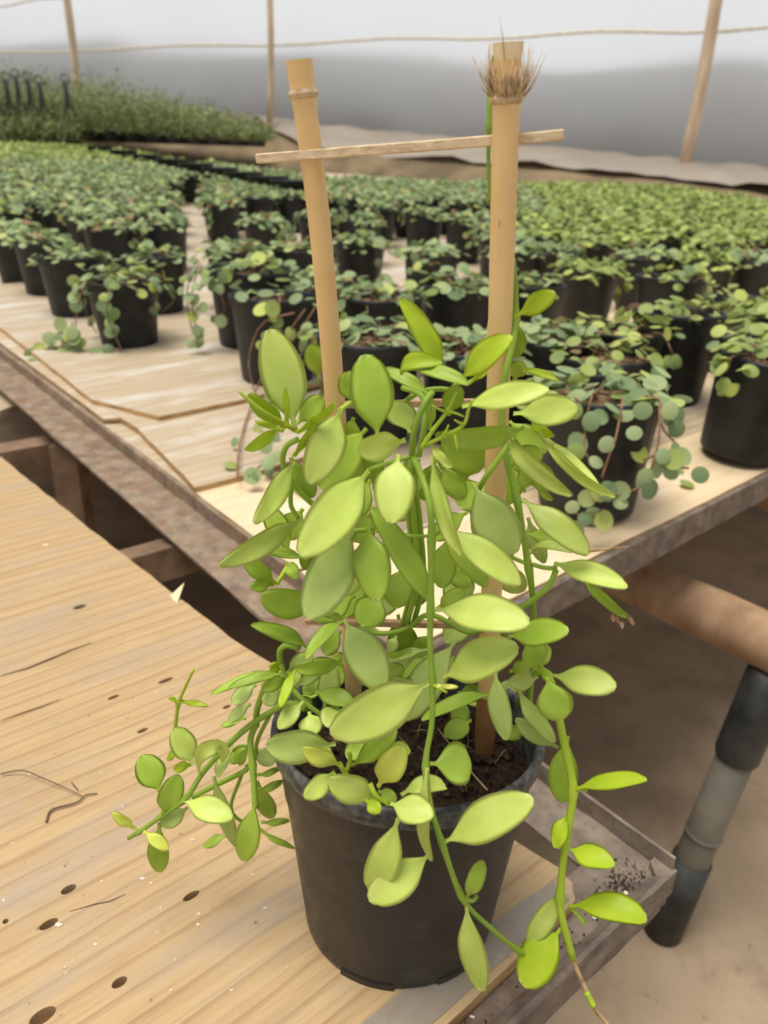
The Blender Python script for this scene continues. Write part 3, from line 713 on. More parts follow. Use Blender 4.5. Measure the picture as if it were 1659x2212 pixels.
GG = 'black pot of round leaves standing along the bare strip of board between rows'
for i, (x, y) in enumerate(MID):
    ye = x > 1200 and i % 2; gp = (x, y) in ((356, 483), (398, 378), (508, 542), (480, 440), (430, 372))
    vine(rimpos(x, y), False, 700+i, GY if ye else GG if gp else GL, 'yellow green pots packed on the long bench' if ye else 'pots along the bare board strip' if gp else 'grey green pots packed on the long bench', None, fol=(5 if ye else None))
# the rows behind, set out along the bench
YL = [(-100, 296), (0, 300), (200, 318), (430, 350), (700, 383), (1050, 397), (1300, 399), (1450, 405), (1659, 438), (1800, 460)]
def ylim(x):
    for (a, b), (c, d) in zip(YL, YL[1:]):
        if x <= c: return b+(d-b)*(x-a)/(c-a)
    return 470
cand = []
for i in range(60):
    for j in range(60):
        b = .60+i*.178+random.uniform(-.018, .018); k = .55+j*.178+random.uniform(-.018, .018)
        p = bk(b, k); p.z = bz(p)+.003
        if p.y < 1.9 or p.y > 8.3: continue
        d = p+Vector((0, 0, PH))-CAM; z = d.dot(fw); x = W/2+F*d.dot(RT)/z; y = H/2-F*d.dot(UP)/z
        if x < -60 or x > W+60: continue
        lim = 470 if x < 385 else 330 if x < 445 else 430 if x < 720 else 440 if x < 1070 else 530
        if y > lim: continue
        if y < ylim(x): continue
        if any((p-q).length < .148 for q in placed): continue
        cand.append((p.y, p, x, y))
cand.sort(key=lambda c: c[0])
farp = []
for i, (_, p, x, y) in enumerate(cand):
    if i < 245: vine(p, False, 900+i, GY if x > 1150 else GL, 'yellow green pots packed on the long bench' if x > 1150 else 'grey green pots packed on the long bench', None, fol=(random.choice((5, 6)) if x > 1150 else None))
    else: farp.append((p, x))
if farp:
    mb = MB(); mb2 = MB(); rng = random.Random(5)
    for (p, x) in farp:
        lv, st = gen(rng, 40, 1.1, 0)
        for (q, nr, ro, s_) in lv:
            vs, fs = disc(.016*s_, .016*s_, .002, 6); M = frame(p+q, nr, ro); mb.add([M @ v for v in vs], fs)
        mb2.lathe([(.055, 0), (.072, .13), (.0765, .143), (.0765, .147), (.070, .135)], 12, c=p)
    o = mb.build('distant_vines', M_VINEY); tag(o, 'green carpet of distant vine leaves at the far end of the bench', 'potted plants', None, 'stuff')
    pp = mb2.build('pots', M_POTB, o); pp['kind'] = 'stuff'
print('VINES', len(placed), 'far', len(farp))
# black pots without plants closing the far row
for i in range(9):
    x = 215+i*52; y = 306+i*9.3
    p = on(x, y+10, PH*1.35, SL); p.z = bz(p)+.004
    t = empty('empty_pot', p, 0, 'empty black pot in the line closing the far end of the bench', 'pot', 'empty pots at the bench end')
    link('pot', ME_POTB, None, t); link('soil', ME_SOILB, None, t); t.scale = (1.35,)*3
# feathery plants on the raised left side, some in wire hung baskets
def bush(x, y0, y1, Y, seed, wpx, hang, label, grp):
    rng = random.Random(seed); b = at(x, y0, Y); t_ = at(x, y1, Y); h = t_.z-b.z; w = wpx/F*axd(b)
    t = empty('hanging_basket' if hang else 'feathery_plant', b, 0, label, 'potted plant', grp)
    mb = MB(); mb.lathe([(.0, 0), (.07, 0), (.095, .09), (.10, .10), (.09, .10), (.085, .08), (0, .08)], 16); mb.build('pot', M_POTB, t)
    mb = MB()
    for i in range(150):
        a = rng.uniform(0, 6.28); r = math.sqrt(rng.random())*w/2; hh = (.55+.45*rng.random())*h*(1-.35*(r/(w/2+1e-6))**2)
        p0 = Vector((r*.8*math.cos(a), r*.8*math.sin(a), .03)); p1 = Vector((r*math.cos(a)+rng.gauss(0, .02), r*math.sin(a)+rng.gauss(0, .02), hh))
        for k in range(7):
            f = .2+.8*k/6; q = p0.lerp(p1, f); d = Vector((rng.gauss(0, 1), rng.gauss(0, 1), rng.uniform(.0, 1))).normalized(); s_ = rng.uniform(.022, .045); sd_ = d.orthogonal().normalized()*.008
            mb.add([q, q+d*s_*.5+sd_, q+d*s_, q+d*s_*.5-sd_], [(0, 1, 2, 3)])
    o = mb.build('foliage', M_GRASS, t); o['kind'] = 'stuff'
    if hang:
        yt = hang; top = at(x, yt, Y)-b; mb = MB()
        for a in (0, 2.1, 4.2):
            mb.tube([Vector((.12*math.cos(a), .12*math.sin(a), .13)), Vector((.02*math.cos(a), .02*math.sin(a), top.z*.62)), Vector((.012*math.cos(a), .012*math.sin(a), top.z-.05))], .009, 5)
        hk = [Vector((0, 0, top.z-.16)), Vector((-.03, 0, top.z-.08))]+[Vector((.045*math.sin(q_), 0, top.z-.045+.045*math.cos(q_))) for q_ in [-1.3+.45*i_ for i_ in range(9)]]
        mb.tube(hk, .0065, 5); mb.build('wire_hanger', M_WIRE, t)
i = 0
for row in range(2):
    for k in range(15):
        x = -80+k*44+row*20
        top = (160+.14*max(x, 0) if x < 260 else 196+(x-260)*.32)+random.uniform(-8, 10)+row*16
        if x > 560: continue
        bush(x, 300+.03*max(x, 0), top-50, 9.35-.0024*max(x, 0)-.35*row, 40+i, 84, None, 'feathery green pot plant in the bank of foliage below the film wall', 'feathery plants below the film wall'); i += 1
for k, (x, yt) in enumerate(((6, 152), (34, 158), (56, 150), (80, 156), (104, 164), (158, 162))):
    bush(x, 318, 240, 8.5-.02*k, 90+k, 70, yt, 'hanging basket plant with tall black wire hanger set down on the bench', 'wire hung baskets at the bench end')

# ------------------------------------------------------------------ the trellised plant in the foreground
CX, CY = .017, .3385
TP = empty('trellis_plant', (CX, CY, 0), 0, 'bright green succulent leaved vine on a bamboo trellis in a black pot', 'potted plant')
TPI = Matrix.Translation((-CX, -CY, 0))
def kid(mb, name, mat, smooth=True, parent=None):
    me = mesh(name, [TPI @ v for v in mb.v], mb.f, smooth); return link(name, me, mat, parent or TP)
def P3(x, y, d): return at(x, y, CY+d/100)
# pot
def syz(z): return .90+(.84-.90)*min(max(z/.147, 0), 1)
mb = MB(); C0 = Vector((CX, CY, 0))
prof = [(0, .004), (.048, .004), (.0545, .003), (.0555, .0), (.0575, .0005), (.0585, .004), (.0590, .010), (.0592, .012), (.0688, .104), (.0693, .106), (.0698, .107), (.0715, .128), (.0722, .1345)]
mb.lathe(prof, 72, syz, C0)
pot = kid(mb, 'pot', M_POT)
mb = MB(); mb.lathe([(.0715, .133), (.0735, .1335), (.0752, .1355), (.0758, .139), (.0762, .1435), (.0757, .1465), (.0742, .1475), (.0722, .1468), (.0708, .1440), (.0700, .138), (.0690, .125), (.067, .10)], 72, syz, C0)
kid(mb, 'pot_rim', M_RIM, True)
for a in (-1.9, -.9, .2, 1.5, 2.7):        # moulded feet round the base
    mb = MB(); n_ = 6; inn = []; out = []
    for i in range(n_):
        q = a-.28+.56*i/(n_-1); inn.append((CX+.052*math.cos(q), CY+.052*.9*math.sin(q))); out.append((CX+.0592*math.cos(q), CY+.0592*.9*math.sin(q)))
    mb.prism(out+inn[::-1], 0, .0045); kid(mb, 'pot_foot', M_POT, False)
# soil
mb = MB(); NR, NA = 12, 48; vs = [Vector((CX, CY, .128))]; fs = []
for i in range(1, NR+1):
    for j in range(NA):
        a = 2*math.pi*j/NA; r = .0688*i/NR; p = Vector((CX+r*math.cos(a), CY+r*.84*math.sin(a), .126))
        p.z += .004*noise.noise(p*60)+.003*noise.noise(p*160)-.003*(i/NR)**3; vs.append(p)
fs = [(0, 1+j, 1+(j+1) % NA) for j in range(NA)] + [(1+(i-1)*NA+j, 1+i*NA+j, 1+i*NA+(j+1) % NA, 1+(i-1)*NA+(j+1) % NA) for i in range(1, NR) for j in range(NA)]
mb.add(vs, fs); kid(mb, 'soil', M_SOIL)
mb = MB(); rng = random.Random(3)
for i in range(420):
    a = rng.uniform(0, 6.28); r = math.sqrt(rng.random())*.066; s_ = rng.uniform(.0008, .003)*(1.7 if rng.random() < .06 else 1)
    c_ = Vector((CX+r*math.cos(a), CY+r*.84*math.sin(a), .1275+.003*rng.random()))
    bmv = [Vector((1,0,0)), Vector((-1,0,0)), Vector((0,1,0)), Vector((0,-1,0)), Vector((0,0,1)), Vector((0,0,-1))]
    mb.add([c_+v*s_*rng.uniform(.6, 1.2) for v in bmv], [(0,2,4),(2,1,4),(1,3,4),(3,0,4),(2,0,5),(1,2,5),(3,1,5),(0,3,5)])
o = kid(mb, 'soil_clods', M_CLOD, False); o['kind'] = 'stuff'
mb = MB()
for i in range(30):
    a = rng.uniform(0, 6.28); r = math.sqrt(rng.random())*.060; p = Vector((CX+r*math.cos(a), CY+r*.84*math.sin(a), .129))
    d = Vector((rng.gauss(0, 1), rng.gauss(0, 1), rng.uniform(-.1, .5))).normalized()*rng.uniform(.006, .016)
    mb.tube(spline([p, p+d*.5+Vector((rng.gauss(0, .002), rng.gauss(0, .002), .003)), p+d], 6), rng.uniform(.00014, .00028), 4)
o = kid(mb, 'roots', M_ROOT); o['kind'] = 'stuff'
mb = MB(); mb.tube(spline([P3(946, 1574, -3), P3(985, 1625, -3.2), P3(1020, 1670, -4), P3(1053, 1707, -5)], 10), .00045, 5); kid(mb, 'straw', M_ROOT)

# stakes
def stake(pts, wpx, node_t, name='bamboo_stake', damp=None):
    P = spline([P3(*p) for p in pts], 44)
    rad = []
    for i, p in enumerate(P):
        t = i/43; r = wpx
        for (nt_, amp) in node_t: r += amp*math.exp(-((t-nt_)/.009)**2)
        rad.append(r)
    mb = MB(); mb.tube(P, rad, 22, False)
    o = kid(mb, name, M_BAM); return P, rad, o
def grain(P):        # orient object z with the stake so the fibre texture runs along it
    pass
LP, LR, LO = stake([(766, 1535, 4.6), (752, 1300, 4.2), (724, 870, 3.6), (692, 500, 3.2), (646, 130, 2.8)], .00512, [(.955, .0006)])
RP, RR, RO = stake([(1046, 1632, .4), (1063, 1250, .2), (1076, 850, -.1), (1086, 500, -.4), (1098, 92, -.8)], .00525, [(.925, .0007), (.04, .0008)])
def stake_top(P, R, o, inner=.62):
    p, r = P[-1], R[-1]; ax = (P[-1]-P[-4]).normalized(); x = ax.orthogonal().normalized(); y = ax.cross(x); n_ = 22
    ring = lambda rr, z: [p+ax*z+(x*math.cos(2*math.pi*i/n_)+y*math.sin(2*math.pi*i/n_))*rr for i in range(n_)]
    mb = MB(); vs = ring(r, 0)+ring(r*inner, 0.0002); mb.add(vs, [(i, (i+1) % n_, n_+(i+1) % n_, n_+i) for i in range(n_)]); kid(mb, 'cut_end', M_CUT, False, o)
    mb = MB(); vs = ring(r*inner, 0.0002)+ring(r*inner*.9, -.012)+[p-ax*.012]; mb.add(vs, [(i, (i+1) % n_, n_+(i+1) % n_, n_+i) for i in range(n_)]+[(n_+i, n_+(i+1) % n_, 2*n_) for i in range(n_)]); kid(mb, 'hollow', M_HOL, False, o)
stake_top(LP, LR, LO); stake_top(RP, RR, RO, .78)
def node_ring(P, R, k, o, w=.0009, amp=.0011):
    mb = MB(); a = P[k]; ax = (P[k+1]-P[k-1]).normalized(); r = R[k]
    mb.tube([a-ax*w*2, a-ax*w, a, a+ax*w, a+ax*w*2], [r*.985, r+amp*.6, r+amp, r+amp*.5, r*.985], 22, False); kid(mb, 'node_ring', M_FIB, True, o)
node_ring(LP, LR, 41, LO); node_ring(RP, RR, 40, RO)
# flared, paler lengths above the nodes
def sleeve(P, R, k0, k1, rad, mat, o, name):
    mb = MB(); n_ = k1-k0+1; mb.tube(P[k0:k1+1], [rad*(.97+.12*i/max(n_-1, 1)) for i in range(n_)], 22, False); kid(mb, name, mat, True, o)
sleeve(LP, LR, 41, 43, .00535, M_BAM, LO, 'top_joint')
sleeve(RP, RR, 42, 43, .00535, M_CUT, RO, 'peeled_top')
mb = MB(); mb.tube(RP[0:5], [r+.0003 for r in RR[0:5]], 22, False); kid(mb, 'damp_foot', M_BAMD, True, RO)
# fibres fraying from the right stake's node
mb = MB(); rng = random.Random(11); nk = RP[40]; ax = (RP[43]-RP[38]).normalized(); cd_ = (CAM-nk).normalized(); sx_ = ax.cross(cd_).normalized(); fy_ = sx_.cross(ax)
for i in range(90):
    a = rng.uniform(-1.9, 1.9) + (-.0); b0 = nk + (sx_*math.sin(a)+fy_*math.cos(a))*.0058 + ax*rng.uniform(-.002, .002)
    L = rng.uniform(.006, .014)*(1.35 if math.sin(a) > .6 or math.sin(a) < -.6 else 1)
    sgn = 1 if rng.random() < .5 else -1
    d = ax*1.0 + (sx_*math.sin(a)+fy_*math.cos(a))*rng.uniform(.05, .28) + sx_*rng.gauss(0, .28)
    q = b0+d.normalized()*L; mb.tube([b0, b0.lerp(q, .5)+(fy_*math.cos(a)+sx_*math.sin(a))*.0006, q], [.00032, .00025, .0001], 4)
b0 = P3(1090, 130, -1.5); mb.tube([b0, P3(1086, 80, -1.5), P3(1079, 36, -1.4)], [.0003, .00025, .0001], 4)
o = kid(mb, 'frayed_fibre', M_FIB, True, RO); o['kind'] = 'stuff'
# rungs
def rung(a, b, wpx, mat):
    p, q = P3(*a), P3(*b); w = wpx/F*axd(p); d = (q-p).normalized(); up = Vector((0, 0, 1)); s_ = d.cross(up).normalized(); u_ = s_.cross(d)
    mb = MB(); vs = []; n_ = 12; fs = []
    for i in range(n_+1):
        c_ = p.lerp(q, i/n_)+u_*.0003*noise.noise(Vector((i*.8, wpx, 2)))
        for (x, y) in ((-.5, -.35), (-.2, -.5), (.5, -.4), (.5, .35), (.15, .5), (-.5, .4)): vs.append(c_+s_*x*w*.8+u_*y*w)
    for i in range(n_):
        for j in range(6): k = (j+1) % 6; fs.append((i*6+j, i*6+k, (i+1)*6+k, (i+1)*6+j))
    fs += [tuple(range(5, -1, -1)), tuple(range(n_*6, n_*6+6))]
    mb.add(vs, fs); return kid(mb, 'rung', mat, False)
rung((556, 343, 3.4), (1217, 292, -.9), 20, M_RUNG)
rung((648, 876, 4.4), (1194, 866, -.4), 17, M_RUNGD)
rung((662, 1342, 4.0), (1010, 1350, .4), 15, M_RUNGD)

# leaves ----------------------------------------------------------
def leaf_mesh(path, w, roll, fold=.18, shp=1.0, q=.52, bend=.06, name='leaf', thick=.0011, stalk=.07, blunt=0.0, twist=0.0):
    n = 19; m = 4
    P = spline(path, 61); P = [P[round(60*(.35*i/(n-1)+.65*(.5-.5*math.cos(math.pi*i/(n-1)))))] for i in range(n)]; TT = [.35*i/(n-1)+.65*(.5-.5*math.cos(math.pi*i/(n-1))) for i in range(n)]; L = sum((P[i+1]-P[i]).length for i in range(n-1))
    mid = P[n//2]; toc = (CAM-mid).normalized(); prevN = None
    T = [(P[min(i+1, n-1)]-P[max(i-1, 0)]).normalized() for i in range(n)]
    Tm = (P[-1]-P[0]).normalized(); N0 = (toc-Tm*toc.dot(Tm))
    if N0.length < .05: N0 = Tm.orthogonal()
    N0.normalize(); N0 = Matrix.Rotation(roll, 3, Tm) @ N0
    P = [p+N0*(bend*L*math.sin(math.pi*TT[i])) for i, p in enumerate(P)]
    T = [(P[min(i+1, n-1)]-P[max(i-1, 0)]).normalized() for i in range(n)]
    top = []; bot = []
    for i in range(n):
        t = TT[i]; tt = max(0, (t-stalk)/(1-stalk))
        e = tt**shp
        wd = (math.sin(math.pi*min(e, 1))**q if 0 < e < 1 else 0)
        if blunt: wd = max(wd, 0)*(1-blunt)+blunt*(min(1, tt*2.2)**.8*math.sqrt(max(0, 1-max(0, (tt-.45)/.55)**3)))
        wd *= min(1, tt/.26)**.42
        hw = max(w/2*wd, .0011*(1-.75*t) if i < n-1 else .00005)
        Nn = N0-T[i]*N0.dot(T[i]); Nn.normalize()
        if twist: Nn = Matrix.Rotation(twist*(t-.5), 3, T[i]) @ Nn
        Sd = T[i].cross(Nn)
        th = thick*(.35+.65*min(1, wd*1.3)) if t > stalk else .0011
        rt = []; rb = []
        for j in range(-m, m+1):
            s = j/m; x = s*hw; z = fold*abs(s)**1.6*hw
            ed = math.sqrt(max(0, 1-s**4))
            wav = .0006*math.sin(9*t+3*s+roll*5)*abs(s)
            c = P[i]+Sd*x+Nn*(z+wav)
            rt.append(c+Nn*th*.5*ed); rb.append(c-Nn*th*.5*ed)
        top.append(rt); bot.append(rb)
    k = 2*m+1; vs = [v for r in top for v in r]+[v for r in bot for v in r]; o_ = n*k; fs = []
    for i in range(n-1):
        for j in range(k-1):
            fs.append((i*k+j, (i+1)*k+j, (i+1)*k+j+1, i*k+j+1)); fs.append((o_+i*k+j, o_+i*k+j+1, o_+(i+1)*k+j+1, o_+(i+1)*k+j))
        fs.append((i*k, o_+i*k, o_+(i+1)*k, (i+1)*k)); fs.append((i*k+k-1, (i+1)*k+k-1, o_+(i+1)*k+k-1, o_+i*k+k-1))
    me = mesh(name, [TPI @ v for v in vs], fs)
    ss = [j/m for i in range(n) for j in range(-m, m+1)]*2; ts = [TT[i] for i in range(n) for j in range(-m, m+1)]*2
    at_ = me.attributes.new('ls', 'FLOAT', 'POINT'); at_.data.foreach_set('value', [abs(v) for v in ss])
    at_ = me.attributes.new('lt', 'FLOAT', 'POINT'); at_.data.foreach_set('value', ts)
    return me
LN = [0]
def leaf(path, wpx, mat='M', roll=0, fold=.18, shp=1.0, bend=.06, q=.52, blunt=0, stalk=.07, twist=0):
    pts = [P3(*p) for p in path]; mid = pts[len(pts)//2] if len(pts) > 2 else pts[0].lerp(pts[1], .5)
    w = 1.09*wpx/F*axd(mid)/max(math.cos(math.radians(roll)), .3)
    LN[0] += 1
    return link('leaf', leaf_mesh(pts, w, math.radians(roll), fold, shp, q, bend, blunt=blunt, stalk=stalk, twist=twist), LM[mat], TP)
